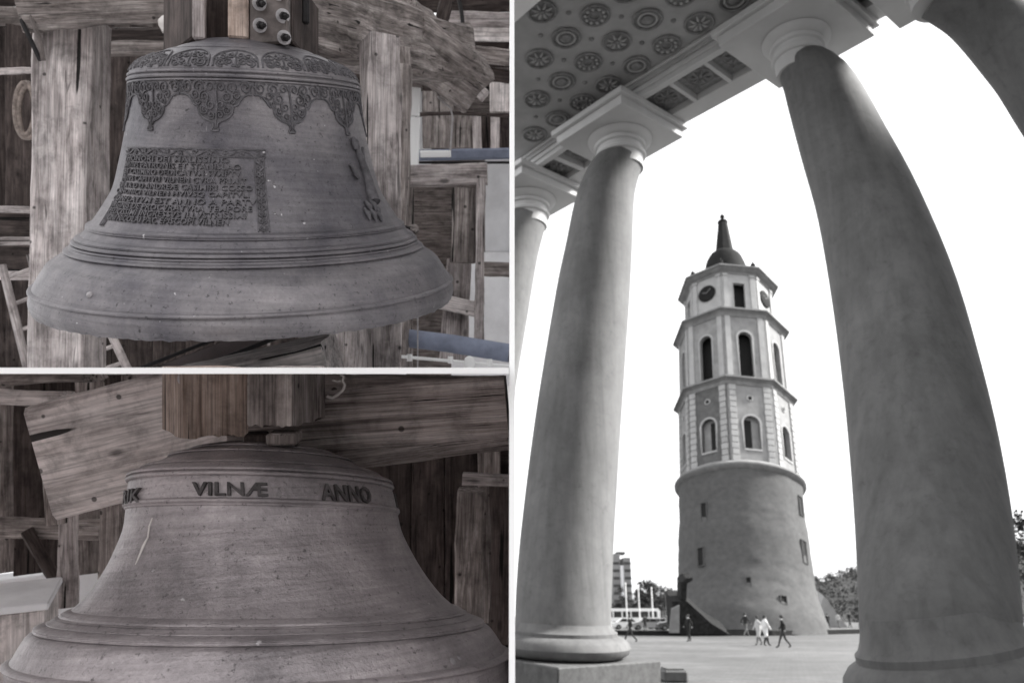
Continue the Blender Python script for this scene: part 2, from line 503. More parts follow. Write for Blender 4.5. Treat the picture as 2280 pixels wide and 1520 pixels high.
def spline(keys, n):
    """keys: (y, x, depth, width) -> smooth samples down the shaft"""
    ys = np.array([k[0] for k in keys], float)
    T = np.linspace(0, 1, n) * (len(keys) - 1)
    A = np.array(keys, float)
    out = []
    for t in T:
        i = min(int(t), len(keys) - 2); f = t - i
        p0, p1, p2, p3 = A[max(i - 1, 0)], A[i], A[i + 1], A[min(i + 2, len(keys) - 1)]
        out.append(.5 * ((2 * p1) + (-p0 + p2) * f + (2 * p0 - 5 * p1 + 4 * p2 - p3) * f * f + (-p0 + 3 * p1 - 3 * p2 + p3) * f ** 3))
    return out
def column(key, keys, base, label, roll=0.0, hb=1.0):
    """leaning, gently bowed shaft with swelling; Tuscan capital and moulded base"""
    cp = cap_xy[key]
    c = thing('portico_column', label, 'column', Vector((base.x, base.y, 0)), 'columns of the portico')
    pts, rad = [], []
    neck = Vector((cp.x, cp.y, Z_CAP - .98))
    for (y, x, d, w) in spline(keys, 30):
        p = P(x, y, d); pts.append(p); rad.append(w * d / F_PX / 2)
    ext_ = [pts[-1] - Vector((0, 0, h)) for h in (.12, .30, .60)]
    V, Fc = tube(pts + ext_, rad + [rad[-1]] * 3, 56)
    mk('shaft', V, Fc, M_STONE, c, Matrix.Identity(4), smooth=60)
    # capital: astragal, necking, echinus with eggs, abacus
    r0 = rad[0]
    M = row_M(cp, 0)
    b = B()
    zt = pts[0].z
    b.add(*lathe([(r0 * .98, zt - .25), (r0 * .99, zt + .02), (r0 * 1.10, zt + .03), (r0 * 1.13, zt + .07), (r0 * 1.10, zt + .11), (r0 * 1.0, zt + .13), (r0 * 1.0, Z_CAP - .56), (r0 * 1.12, Z_CAP - .54),
                  (r0 * 1.14, Z_CAP - .47), (r0 * 1.06, Z_CAP - .45), (r0 * 1.22, Z_CAP - .42), (r0 * 1.38, Z_CAP - .36), (r0 * 1.44, Z_CAP - .325), (r0 * 1.3, Z_CAP - .31)], 48))
    b.mk('capital', M_SOFFIT, c, M, smooth=35)
    a = B()
    h = 1.0
    a.box(-h, h, -h, h, Z_CAP - .31, Z_CAP - .10, c=.012); a.box(-h - .09, h + .09, -h - .09, h + .09, Z_CAP - .095, Z_CAP + .04, c=.012)
    a.mk('abacus', M_SOFFIT, c, M)
    # base: fillet, torus, plinth
    rb = rad[-1]; pb = pts[-1]
    ax = Vector((0, -.06, 1)).normalized()
    ax = (Matrix.Rotation(R_(roll), 3, FW) @ ax).normalized()
    xx = (E1 - ax * E1.dot(ax)).normalized(); yy = ax.cross(xx)
    Mb = Matrix(((xx.x, yy.x, ax.x, pb.x), (xx.y, yy.y, ax.y, pb.y), (xx.z, yy.z, ax.z, pb.z), (0, 0, 0, 1)))
    bb = B()
    bb.add(*lathe([(rb * x, z * hb) for x, z in ((.93, .16), (.99, .06), (1.03, 0), (1.08, -.05), (1.13, -.07), (1.13, -.12), (1.16, -.125), (1.27, -.155), (1.36, -.21), (1.40, -.29), (1.36, -.37), (1.25, -.42), (1.1, -.44))], 64))
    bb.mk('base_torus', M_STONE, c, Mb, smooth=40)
    q = B(); w = rb * 1.42
    q.box(-w, w, -w, w, -pb.z - .6, -.445 * hb, c=.02)
    q.mk('plinth', M_PLINTH, c, Mb)
    return c
def keys_from(key, rows, d0, d1):
    """rows of (y, centre x, width); depth runs from the capital d0 to the foot d1"""
    y0, y1 = rows[0][0], rows[-1][0]
    return [(y, x, d0 + (d1 - d0) * (y - y0) / (y1 - y0), w) for y, x, w in rows]
def capdepth(key): return proj(Vector((cap_xy[key].x, cap_xy[key].y, Z_CAP - .95)))[2]
def neck_px(key): return proj(Vector((cap_xy[key].x, cap_xy[key].y, Z_CAP - .80)))
specs = {
 'A': ([(0, 0, 92), (560, 1143, 112), (680, 1112, 132), (900, 1062, 160), (1150, 1020, 178), (1440, 985, 192)], 16.6, 'farthest column of the portico, half hidden by the white partition, bright on its right side'),
 'B': ([(0, 0, 101), (430, 1350, 126), (560, 1332, 149), (676, 1317, 166), (953, 1285, 192), (1229, 1260, 209), (1392, 1253, 214)], 13.6, 'tall pale column standing left of the bell tower, on a square dark plinth'),
 'C': ([(0, 0, 104), (200, 1826, 150), (330, 1880, 184), (460, 1932, 213), (640, 1985, 252), (820, 2023, 278), (1000, 2053, 300), (1200, 2076, 316), (1412, 2090, 325)], 8.9, 'huge dark column right of the bell tower, leaning over it'),
 'D': ([(0, 0, 112), (28, 2175, 138), (113, 2260, 152), (202, 2334, 168), (450, 2500, 210), (900, 2680, 260), (1408, 2780, 300)], 8.0, 'column crossing the top right corner, nearest of the row'),
}
for k, (rows, dfoot, lab) in specs.items():
    nx_, ny_, nd_ = neck_px(k)
    rows = [(ny_, nx_, rows[0][2])] + rows[1:]
    keys = keys_from(k, rows, nd_, dfoot)
    foot = P(keys[-1][1], keys[-1][0], keys[-1][2])
    column(k, keys, foot, lab, {'C': -9.0, 'B': 2.0}.get(k, 0.0), {'C': 1.7, 'B': 1.1}.get(k, 1.0))

# entablature: one soffit run for each bay, with sunk square panels
ent = thing('entablature', 'pale architrave with dark square sunk panels resting on the column capitals', 'entablature', Vector((cap_xy['B'].x, cap_xy['B'].y, Z_SOF)))
HALF, HIN = 1.0, 0.50
def bay(p, q, panels, ext0=0.0, ext1=0.0):
    d = (q - p); d.z = 0; L = d.length; d.normalize()
    n = Vector((-d.y, d.x, 0)); n = n if n.y > 0 else -n
    M = Matrix(((d.x, n.x, 0, p.x), (d.y, n.y, 0, p.y), (0, 0, 1, 0), (0, 0, 0, 1)))
    S, Y0, Y1 = .39, -.34, .52
    b = B()
    xs = -ext0
    for c in panels:
        b.box(xs, c - S, Y0, Y1, Z_SOF + .045, Z_SOF + .44)
        xs = c + S
    b.box(xs, L + ext1, Y0, Y1, Z_SOF + .045, Z_SOF + .44)
    b.mk('soffit_band', M_SOFFIT, ent, M)
    for s0, s1, nm in ((-HIN, Y0 - .002, 'soffit_border'), (Y1 + .002, HALF, 'soffit_border')):
        B().box(-ext0, L + ext1, s0, s1, Z_SOF + .043, Z_CEIL + (.0 if s0 < 0 else 1.2), c=.01).mk(nm, M_SOFFIT, ent, M)
    # inner mouldings stepping up to the ceiling
    for k, (o, z0, z1) in enumerate(((.05, .16, .27), (.09, .274, .37), (.14, .374, .455))):
        B().box(-ext0, L + ext1, -HIN - o, -HIN - .002, Z_SOF + z0, Z_SOF + z1, c=.012).mk('moulding', M_SOFFIT if k != 1 else M_CEIL, ent, M)
    for c in panels:
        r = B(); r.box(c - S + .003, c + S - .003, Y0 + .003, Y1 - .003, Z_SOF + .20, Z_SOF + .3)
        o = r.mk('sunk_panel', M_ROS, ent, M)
        t = B()
        t.add(*tube([(c + .27 * math.cos(a), .09 + .27 * math.sin(a), Z_SOF + .19) for a in np.linspace(0, 2 * math.pi, 25)], .02, 5))
        for a in np.linspace(0, 2 * math.pi, 9)[:-1]:
            t.add(*tube([(c + .05 * math.cos(a), .09 + .05 * math.sin(a), Z_SOF + .18), (c + .15 * math.cos(a), .09 + .15 * math.sin(a), Z_SOF + .16), (c + .22 * math.cos(a), .09 + .22 * math.sin(a), Z_SOF + .19)], [.015, .04, .01], 5))
        for q_ in range(4):
            a = math.pi / 4 + q_ * math.pi / 2
            t.add(*tube([(c + .30 * math.cos(a), .09 + .30 * math.sin(a), Z_SOF + .19), (c + .44 * math.cos(a), .09 + .44 * math.sin(a), Z_SOF + .19)], [.03, .01], 5))
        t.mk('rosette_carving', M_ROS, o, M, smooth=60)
A_, B_, C_, D_ = (cap_xy[k] for k in 'ABCD')
LAB, LBC, LCD = ((Vector((q.x - p.x, q.y - p.y, 0))).length for p, q in ((A_, B_), (B_, C_), (C_, D_)))
bay(A_, B_, [LAB * .33, LAB * .60], ext0=3.6)
bay(B_, C_, [LBC * .30, LBC * .50, LBC * .70])
bay(C_, D_, [LCD * .50], ext1=2.0)

# ceiling with rosettes
Crow = [A_ - (B_ - A_).normalized() * 3.6, A_, B_, C_, D_, D_ + (D_ - C_).normalized() * 6]
inner = -E2 * 1.0
poly = [Vector((p.x, p.y, 0)) - E2 * .52 for p in Crow]
back = Vector((12, -8, 0)), Vector((0.03, -8, 0))  # unseen overhead run of the ceiling, added to shade the columns
up_poly = [Vector((max(p.x, .03), p.y, Z_CEIL)) for p in poly] + [Vector((v.x, v.y, Z_CEIL)) for v in back]
nV = len(up_poly)
cV = up_poly + [v + Vector((0, 0, .25)) for v in up_poly]
cF = [tuple(range(nV)), tuple(reversed(range(nV, 2 * nV)))] + [(i, (i + 1) % nV, nV + (i + 1) % nV, nV + i) for i in range(nV)]
ceil = mk('portico_ceiling', cV, cF, M_CEIL)
ceil['kind'] = 'structure'
def rosette_mesh(kind):
    b = B(); l = B()
    R = .27
    b.add(*tube([(R * math.cos(a), R * math.sin(a), -.03) for a in np.linspace(0, 2 * math.pi, 29)], .028, 5))
    b.add(*lathe([(.0001, -.012), (R, -.012), (R, .0)], 28))
    if kind == 0:
        for a in np.linspace(0, 2 * math.pi, 11)[:-1]:
            l.add(*lathe([(.035, -.035), (.03, -.055), (.001, -.065)], 8), Matrix.Translation((.185 * math.cos(a), .185 * math.sin(a), 0)))
        b.add(*tube([(.11 * math.cos(a), .11 * math.sin(a), -.03) for a in np.linspace(0, 2 * math.pi, 19)], .025, 5))
    elif kind == 1:
        l.add(*tube([(.18 * math.cos(a), .18 * math.sin(a), -.03) for a in np.linspace(0, 2 * math.pi, 25)], .022, 5))
        b.add(*lathe([(.12, -.012), (.11, -.05), (.05, -.07), (.001, -.072)], 16))
    else:
        for a in np.linspace(0, 2 * math.pi, 9)[:-1]:
            l.add(*tube([(.06 * math.cos(a), .06 * math.sin(a), -.03), (.13 * math.cos(a), .13 * math.sin(a), -.05), (.21 * math.cos(a), .21 * math.sin(a), -.025)], [.012, .028, .01], 5))
        b.add(*lathe([(.05, -.012), (.045, -.06), (.001, -.07)], 12))
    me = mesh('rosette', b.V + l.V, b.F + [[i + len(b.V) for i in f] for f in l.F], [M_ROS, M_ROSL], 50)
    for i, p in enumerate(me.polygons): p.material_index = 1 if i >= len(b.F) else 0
    return me
ros_me = [rosette_mesh(k) for k in range(3)]
boss_b = B(); boss_b.add(*lathe([(.05, .0), (.05, -.02), (.02, -.035), (.001, -.036)], 10))
boss_me = boss_b.mesh('boss', M_ROS, 50)
gs = (Z_CEIL - 1.6) / 11.4
g1, g2, g0 = Vector((-.54, .65, 0)) * gs, Vector((.53, .76, 0)) * gs, atz(1325, 33, Z_CEIL)
lim = (Vector((B_.x, B_.y, 0)) - E2 * .80)
WALLN = 3.95     # width of the rosette field across the row
nros = 0
for i in range(-14, 15):
    for j in range(-14, 15):
        for half in (0, 1):
            p = g0 + g1 * (i + .5 * half) + g2 * (j + .5 * half)
            x, y, d = proj(p)
            off = (p - lim).dot(E2)
            if not (1130 < x < 1760 and -60 < y < 380): continue
            if off > 0 or off < -WALLN or p.x < .3: continue
            M = Matrix.Translation(Vector((p.x, p.y, Z_CEIL - .003))) @ Matrix.Rotation(random.random() * 6, 4, 'Z')
            if half: inst('boss', boss_me, ceil, M)
            else: inst('rosette', ros_me[(i + 2 * j) % 3], ceil, M)
            nros += 1
# white cornice of the church wall where the ceiling ends at the upper left
cw = thing('church_cornice', 'white moulded cornice at the top left corner of the coffered ceiling', 'cornice', Vector((.5, 11, Z_CEIL)))
c0 = atz(1150, 40, Z_CEIL - .3); c1 = c0 + E1 * 4.5; c2 = c0 - E1 * 0.35
for k, (o, z0, z1) in enumerate(((0, -.20, -.002), (-.16, -.42, -.204), (-.30, -.8, -.424))):
    p, q = c2 + (-E2) * (-o) * 1.0 - E2 * 0, c1 - E2 * 0
    M = frame_M(Vector((c2.x, c2.y, 0)), E1, Vector((0, 0, 1)))
    sgn = 1 if (M.to_3x3() @ Vector((0, 1, 0))).dot(E2) > 0 else -1
    y0, y1 = sorted((sgn * (o), sgn * -1.2))
    B().box(0, 5, y0, y1, Z_CEIL + z0, Z_CEIL + z1, c=.01).mk('moulding', M_WHITE if k != 1 else M_SOFFIT, cw, M)
# unseen wall added right of the portico to shade the near columns
wall = B(); wall.box(13, 14, -3, 12.6, 0, 13.6); wall.box(12.9, 14.1, -3.1, 12.7, 13.602, 14.4)
tag(wall.mk('shade_wall', M_STONE), 'added unseen wall right of the portico, shading the near columns', 'wall')

# ------------------------------------------------------------------ bell tower
T_Y = 84.0
T_O = atz(1672, 1398, 0.0); T_O = Vector(((1666 - CX) / F_PX * proj((0, T_Y, 0))[2], T_Y, 0))
T_TILT = R_(-13.0)
TM = Matrix.Translation(T_O) @ Matrix.Rotation(R_(5.6), 4, 'Y') @ Matrix.Rotation(T_TILT, 4, 'X')       # leans back a little
t_ax = (TM.to_3x3() @ Vector((0, 0, 1)))
def t_rh(y, hw):
    """radius and height on the tower for a silhouette at photo row y"""
    h, r = 20.0, 6.0
    for _ in range(30):
        c = T_O + t_ax * h
        x0, y0, d = proj(c)
        h += (y0 - y) * d / F_PX / 0.98
        r = hw * d / F_PX
    return r, h
tower = thing('bell_tower', 'tall bell tower with a round dark drum, octagonal pale storeys and a spire', 'tower', TM)
def TP(y, hw): return t_rh(y, hw)
# drum
prof = [TP(1418, 176), TP(1398, 170), TP(1370, 161), TP(1335, 151), TP(1300, 145), TP(1280, 144), TP(1215, 141), TP(1190, 138), TP(1165, 135.5), TP(1090, 133)]
prof[0] = (prof[0][0], -1.5)
def fine(prof, n=6):
    out = []
    for (r0, z0), (r1, z1) in zip(prof, prof[1:]):
        for k in range(n): out.append((r0 + (r1 - r0) * k / n, z0 + (z1 - z0) * k / n))
    return out + [prof[-1]]
V, Fc = lathe(fine(prof), 96)
V = [Vector(v) for v in V]
for i, v in enumerate(V):
    k = mnoise.noise(v * .55) * .10 + mnoise.noise(v * 1.7) * .05
    n = Vector((v.x, v.y, 0)).normalized(); V[i] = v + n * k
mk('drum', V, Fc, M_DRUM, tower, smooth=60)
rd, hd = TP(1088, 133)
rl = TP(1088, 141.5)[0]
mk('drum_cornice', *lathe([(rd * .96, hd - .55), (rd * 1.0, hd - .45), (rl * .985, hd - .2), (rl, hd - .05), (rl, hd + .12), (rd * .97, hd + .62), (rd * .8, hd + .66)], 96), M_CORN, tower, smooth=30)
# slit windows and holes in the drum
def drum_slit(x, y, w, h, name='slit_window'):
    # angle on the drum for the photo column x
    hh = t_rh(y, 10)[1]
    rr = np.interp(hh, [p[1] for p in prof], [p[0] for p in prof])
    cx, cy_, d = proj(T_O + t_ax * hh)
    s = max(-.98, min(.98, (x - cx) * d / F_PX / rr))
    a = math.asin(s)
    for _ in range(3):
        q = T_O + t_ax * hh + TM.to_3x3() @ Vector((rr * math.sin(a), -rr * math.cos(a), 0))
        xx, yy, dd = proj(q)
        hh += (yy - y) * dd / F_PX
        rr = np.interp(hh, [p[1] for p in prof], [p[0] for p in prof])
    M = TM @ Matrix.Rotation(a, 4, 'Z') @ Matrix.Translation((0, -rr, hh))
    ww, h2 = px(w, 78) / max(.35, math.cos(a)) / 2, px(h, 78) / 2
    f = B()
    t = .07
    f.box(-ww - t, -ww, -.12, .4, -h2 - t, h2 + t); f.box(ww, ww + t, -.12, .4, -h2 - t, h2 + t)
    f.box(-ww, ww, -.12, .4, h2, h2 + t); f.box(-ww, ww, -.12, .4, -h2 - t, -h2)
    o = f.mk(name, M_DRUM, tower, M)
    B().box(-ww, ww, -.03, .3, -h2, h2).mk('opening', M_HOLE, o, M)  # dark box put in for the shade inside the slit
for x, y, w, h in ((1547, 1139, 9, 42), (1541, 1239, 9, 40), (1751, 1126, 12, 45), (1753, 1228, 13, 50), (1625, 1298, 8, 24), (1690, 1335, 12, 16)):
    drum_slit(x, y, w, h)
# octagonal storeys
A0 = -22.0   # nearest corner, degrees
def corner(k, r): a = R_(A0 + 45 * k); return Vector((r * math.sin(a), -r * math.cos(a), 0))
def octa(prof, name, mat, parent=tower):
    V, Fc = lathe(prof, 8, True, R_(A0))
    return mk(name, V, Fc, mat, parent, TM)
def arch_face(w, z0, z1, ox0, ox1, oz0, spring, depth, arch=True, n=10):
    """wall of width w with an arched hole and its reveal; local x along the wall, y into it"""
    rr = (ox1 - ox0) / 2; cx = (ox0 + ox1) / 2
    if arch: hole = [(ox0, oz0)] + [(cx - rr * math.cos(math.pi * k / n), spring + rr * math.sin(math.pi * k / n)) for k in range(n + 1)] + [(ox1, oz0)]
    else: hole = [(ox0, oz0), (ox0, spring), (ox1, spring), (ox1, oz0)]
    V, Fc = [], []
    def quad(*p):
        k = len(V); V.extend(p); Fc.append(tuple(range(k, k + len(p))))
    a, b = -w / 2, w / 2
    quad((a, 0, z0), (ox0, 0, z0), (ox0, 0, spring), (ox0, 0, z1), (a, 0, z1))
    quad((ox1, 0, z0), (b, 0, z0), (b, 0, z1), (ox1, 0, z1), (ox1, 0, spring))
    quad((ox0, 0, z0), (ox1, 0, z0), (ox1, 0, oz0), (ox0, 0, oz0))
    top = hole[1:-1]
    for (xa, za), (xb, zb) in zip(top, top[1:]): quad((xa, 0, za), (xb, 0, zb), (xb, 0, z1), (xa, 0, z1))
    for (xa, za), (xb, zb) in zip(hole, hole[1:] + hole[:1]): quad((xa, 0, za), (xb, 0, zb), (xb, depth, zb), (xa, depth, za))
    return V, Fc, hole
def face_M(k, r):
    p, q = corner(k, r), corner(k + 1, r)
    m = (p + q) / 2; x = (q - p).normalized(); y = -m.normalized()
    return TM @ Matrix(((x.x, y.x, 0, m.x), (x.y, y.y, 0, m.y), (0, 0, 1, 0), (0, 0, 0, 1))), (q - p).length
def surround(hole, th, out, closed=False):
    """raised frame round an opening"""
    pts = [Vector((x, 0, z)) for x, z in hole]
    c = sum(pts, Vector()) / len(pts)
    V, Fc = [], []
    n = len(pts)
    for p in pts:
        o = p + (p - c).normalized() * th
        for q in (p, o):
            V.append((q.x, -out, q.z)); V.append((q.x, .02, q.z))
    m = n if closed else n - 1
    for i in range(m):
        j = (i + 1) % n
        a, b = i * 4, j * 4
        Fc += [(a, b, b + 2, a + 2), (a + 2, b + 2, b + 3, a + 3), (a, a + 1, b + 1, b)]
    return V, Fc
r1, h1a = TP(1050, 128); _, h1b = TP(914, 123); r1b = TP(914, 122)[0]
h2a = h1b + .96; r2 = TP(870, 118)[0]; _, h2b = TP(765, 112); r2b = TP(765, 112)[0]
h3a = h2b + .96; r3 = TP(720, 95)[0]; _, h3b = TP(664, 93); r3b = TP(664, 93)[0]
h1a = hd + .55
R1, R2, R3 = (r1 + r1b) / 2, (r2 + r2b) / 2, (r3 + r3b) / 2
def storey(name, Rr, z0, z1, kind):
    root = thing  # every storey is a part of the tower with its walls as sub-parts
    core = octa([(Rr * .80, z0), (Rr * .80, z1)], name, M_HOLE)  # near-black core paints the dark behind the windows
    H = z1 - z0
    for k in range(8):
        M, w = face_M(k, Rr)
        if kind == 1:
            ow = w * .36
            V, Fc, hole = arch_face(w, z0, z1, -ow / 2, ow / 2, z0 + H * .17, z0 + H * .50, .55)
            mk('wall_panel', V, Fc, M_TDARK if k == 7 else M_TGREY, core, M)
            V2, F2 = surround(hole, .22, .09, True); mk('window_surround', V2, F2, M_TWHITE, core, M)
            B().box(-ow / 2 + .02, ow / 2 - .02, .5, .62, z0 + H * .17, z0 + H * .50 + ow / 2).mk('niche_back', M_TGREY, core, M)
            sl = -.18 if k in (0,) else .22
            B().box(sl * w * .36 - ow * .22, sl * w * .36 + ow * .22, .46, .495, z0 + H * .20, z0 + H * .56).mk('slit_shade', M_HOLE, core, M)
            B().add(*tube([(.30 * math.cos(a), -.04, z0 + H * .83 + .30 * math.sin(a)) for a in np.linspace(0, 2 * math.pi, 17)], .09, 6)).mk('round_window', M_TWHITE, core, M)
            B().add(*lathe([(.26, .0), (.26, .06)], 14), Matrix.Translation((0, 0, z0 + H * .83)) @ Matrix.Rotation(math.pi / 2, 4, 'X')).mk('round_shade', M_HOLE, core, M)
        elif kind == 2:
            ow = w * .33
            V, Fc, hole = arch_face(w, z0, z1, -ow / 2, ow / 2, z0 + .08, z0 + H * .66, .5)
            mk('wall_panel', V, Fc, M_TGREY, core, M)
            V2, F2 = surround(hole, .26, .09); mk('window_surround', V2, F2, M_TWHITE, core, M)
        elif k % 2 == 0:
            ow = w * .34
            V, Fc, hole = arch_face(w, z0, z1, -ow / 2, ow / 2, z0 + .05, z0 + H * .78, .4, arch=False)
            mk('wall_panel', V, Fc, M_TWHITE, core, M)
            V2, F2 = surround(hole, .2, .07); mk('window_surround', V2, F2, M_TWHITE, core, M)
        else:
            B().box(-w / 2, w / 2, 0, .4, z0, z1).mk('wall_panel', M_TWHITE, core, M)
            D = B().add(*lathe([(w * .28, -.02), (w * .28, .16), (w * .25, .2), (w * .05, .21)], 28), Matrix.Translation((0, 0, z0 + H * .62)) @ Matrix.Rotation(math.pi / 2, 4, 'X'))
            cl = D.mk('clock_face', M_ROOF, core, M, smooth=30)
            hd_ = B(); hd_.box(-.03, .03, -.25, -.215, 0, w * .2, Matrix.Translation((0, 0, z0 + H * .62)) @ Matrix.Rotation(.9, 4, 'Y')); hd_.box(-.04, .04, -.25, -.215, 0, w * .14, Matrix.Translation((0, 0, z0 + H * .62)) @ Matrix.Rotation(-1.2, 4, 'Y'))
            hd_.mk('clock_hands', M_CORN, core, M)
        # pilasters each side of the corner
        for s in (-1, 1):
            pw = w * (.16 if kind == 1 else .13)
            xc = s * (w / 2 - pw * .5 - w * .035)
            if kind == 1:
                nb = 13
                for q in range(nb):
                    za, zb = z0 + H * q / nb, z0 + H * (q + 1) / nb
                    wd = pw * (1.0 if q % 2 == 0 else .90)
                    if k in (6, 7, 0, 1): B().box(xc - wd / 2, xc + wd / 2, -.16, .05, za + .03, zb - .03, c=.025).mk('quoin_block', M_TWHITE, core, M)
                if k not in (6, 7, 0, 1): B().box(xc - pw / 2, xc + pw / 2, -.16, .05, z0, z1).mk('pilaster', M_TWHITE, core, M)
            else:
                pl = B().box(xc - pw / 2, xc + pw / 2, -.14, .05, z0, z1)
                if kind == 3: pl.box(xc - pw * .62, xc + pw * .62, -.22, .05, z1 - .35, z1 - .05)
                pl.mk('pilaster', M_TWHITE, core, M)
storey('lower_storey', R1, h1a, h1b, 1)
storey('belfry_storey', R2, h2a, h2b, 2)
storey('clock_storey', R3, h3a, h3b, 3)
def cornice(name, Ra, za, Rl, Rb, zb):
    octa([(Ra * .9, za - .05), (Ra * 1.015, za), (Ra * 1.03, za + .22), (Rl * .93, za + .42), (Rl * .97, za + .62), (Rl, za + .66), (Rl, za + .88), (Rl * .985, za + .93), (Rb * 1.0, zb), (Rb * .7, zb + .02)], name, M_CORN)
cornice('cornice', R1, h1b, TP(890, 133)[0] * 1.01, R2, h2a + .12)
cornice('cornice', R2, h2b, TP(745, 125)[0] * 1.01, R3, h3a + .12)
cornice('cornice', R3, h3b, TP(645, 108)[0] * 1.01, TP(640, 84)[0], h3b + 1.15)
# dome, spire, finial, urns
zt = h3b + 1.1
rdm, hdm = TP(600, 46); _, hdt = TP(567, 18); rs0 = TP(562, 20)[0]; rs1, hs1 = TP(497, 10)
dome = [(rdm * 1.18, zt - .1), (rdm * 1.12, zt + .3)]
for k in range(8):
    a = k / 7 * math.pi / 2
    dome.append((rs0 * .9 + (rdm * 1.06 - rs0 * .9) * math.cos(a) ** .8, zt + .35 + (hdt - zt - .35) * math.sin(a) ** .9))
mk('dome', *lathe(dome, 16, True, R_(A0)), M_ROOF, tower, smooth=35)
mk('spire', *lathe([(rs0 * 1.12, hdt - .1), (rs0, hdt + .25), (rs1, hs1), (rs1 * 1.15, hs1 + .05), (rs1 * 1.1, hs1 + .25), (rs1 * .5, hs1 + .45), (.12, hs1 + .7)], 8, True, R_(A0)), M_ROOF, tower)
fin = lathe([(.12, hs1 + .6), (.16, hs1 + .8), (.34, hs1 + 1.05), (.30, hs1 + 1.3), (.10, hs1 + 1.5), (.05, hs1 + 1.7), (.035, hs1 + 3.0)], 10)
mk('finial', *fin, M_ROOF, tower, smooth=60)
for k in range(8):
    c = corner(k, TP(640, 90)[0])
    if k in (2, 4, 5, 3): pass
    M = TM @ Matrix.Translation((c.x, c.y, h3b + 1.0))
    mk('urn', *lathe([(.28, -.25), (.28, .25), (.10, .32), (.12, .45), (.30, .75), (.26, 1.0), (.10, 1.15), (.04, 1.5)], 10), M_ROOF, tower, M, smooth=50)

# dark lean-to against the left foot of the tower, pale tent roof on its right
def wedge(name, pts_px, d, thick, mat, label, cat):
    front = [P(x, y, d) for x, y in pts_px]
    n = len(front)
    off = FW * thick
    V = front + [p + off for p in front]
    Fc = [tuple(range(n)), tuple(range(n, 2 * n))] + [(i, (i + 1) % n, n + (i + 1) % n, n + i) for i in range(n)]
    return V, Fc
d_l = 68.6
M_LEAN = plain('lean_to_boards', (.022, .022, .022), .9, .4, 3.0, bs=.4, spec=.1)
lt = thing('lean_to', 'dark triangular lean-to roof against the left foot of the bell tower', 'lean-to', P(1540, 1412, d_l))
V, Fc = wedge('', [(1496, 1338), (1530, 1338), (1545, 1352), (1585, 1388), (1625, 1412), (1500, 1412)], d_l, 3.0, None, '', '')
mk('roof', V, Fc, M_LEAN, lt, Matrix.Identity(4))
V, Fc = wedge('', [(1516, 1296), (1528, 1287), (1542, 1285), (1542, 1292), (1530, 1298), (1528, 1337), (1516, 1337)], d_l + .05, 1.6, None, '', '')
mk('chimney_pipe', V, Fc, M_LEAN, lt, Matrix.Identity(4))
V, Fc = wedge('', [(1495, 1355), (1513, 1346), (1513, 1408), (1490, 1408)], d_l - .2, .15, None, '', '')
mk('side_board', V, Fc, M_TGREY, lt, Matrix.Identity(4))
tent = thing('gabled_hut', 'small pale gabled hut beside the right foot of the tower', 'hut', P(1850, 1394, 126))
V, Fc = wedge('', [(1834, 1326), (1888, 1396), (1822, 1396), (1828, 1345)], 122, 6, None, '', '')
mk('roof', V, Fc, M_TWHITE, tent, Matrix.Identity(4))
# low kerb and planting strip round the tower foot
kerb = B()
kp = [P(1366, 1405, 72), P(1500, 1410, 70), P(1600, 1412, 69), P(1720, 1408, 70), P(1830, 1398, 74), P(1930, 1390, 80), P(2060, 1385, 88)]
kV, kF = [], []
for p in kp:
    for dy, z in ((0, -.05), (0, .42), (.5, .42), (.5, -.05)): kV.append((p.x, p.y + dy, z))
for i in range(len(kp) - 1):
    for q in range(4): kF.append((i * 4 + q, i * 4 + (q + 1) % 4, i * 4 + 4 + (q + 1) % 4, i * 4 + 4 + q))
tag(mk('kerb', kV, kF, M_ROOF), 'long low dark kerb curving in front of the bell tower', 'kerb')

# ------------------------------------------------------------------ far buildings, trees, poles, vehicles
blk = thing('tower_block', 'distant grey tower block with a pale stair strip between column and bell tower', 'building', P(1386, 1375, 330))
zb = 0
def at_x(x, Y): return (x - CX) / F_PX * proj((0, Y, 20))[2]
Yb = 330.0
x0, x1 = at_x(1366, Yb), at_x(1404, Yb)
ztop = P(1386, 1240, proj((0, Yb, 20))[2]).z
B().box(x0 - 6, x0 + (x1 - x0) * .40, Yb, Yb + 18, 0, ztop + 1.5).box(x0 + (x1 - x0) * .60, x1, Yb - .5, Yb + 18, 0, ztop).mk('wall', plain('far_concrete', (.22, .22, .22), .9, .15, .3, bs=0), blk, Matrix.Identity(4))
B().box(x0 + (x1 - x0) * .402, x0 + (x1 - x0) * .598, Yb + .3, Yb + 17, 0, ztop - 3).mk('stair_strip', M_PLAST, blk, Matrix.Identity(4))
B().box(x0 + (x1 - x0) * .3, x0 + (x1 - x0) * .8, Yb + 4, Yb + 10, ztop + 1.52, ztop + 2.6).mk('roof_hut', M_TDARK, blk, Matrix.Identity(4))
M_FARWIN = plain('far_window', (.06, .06, .06), .4, .2, .5, bs=0)
wb = B().box(-.8, .8, -.06, .2, -.55, .55).mesh('window', M_FARWIN)
for fl in range(8):
    for c in (.08, .24, .72, .90):
        inst('window', wb, blk, Matrix.Translation((x0 + (x1 - x0) * c, Yb - (.5 if c > .5 else 0), ztop - 2.2 - fl * 2.9)))
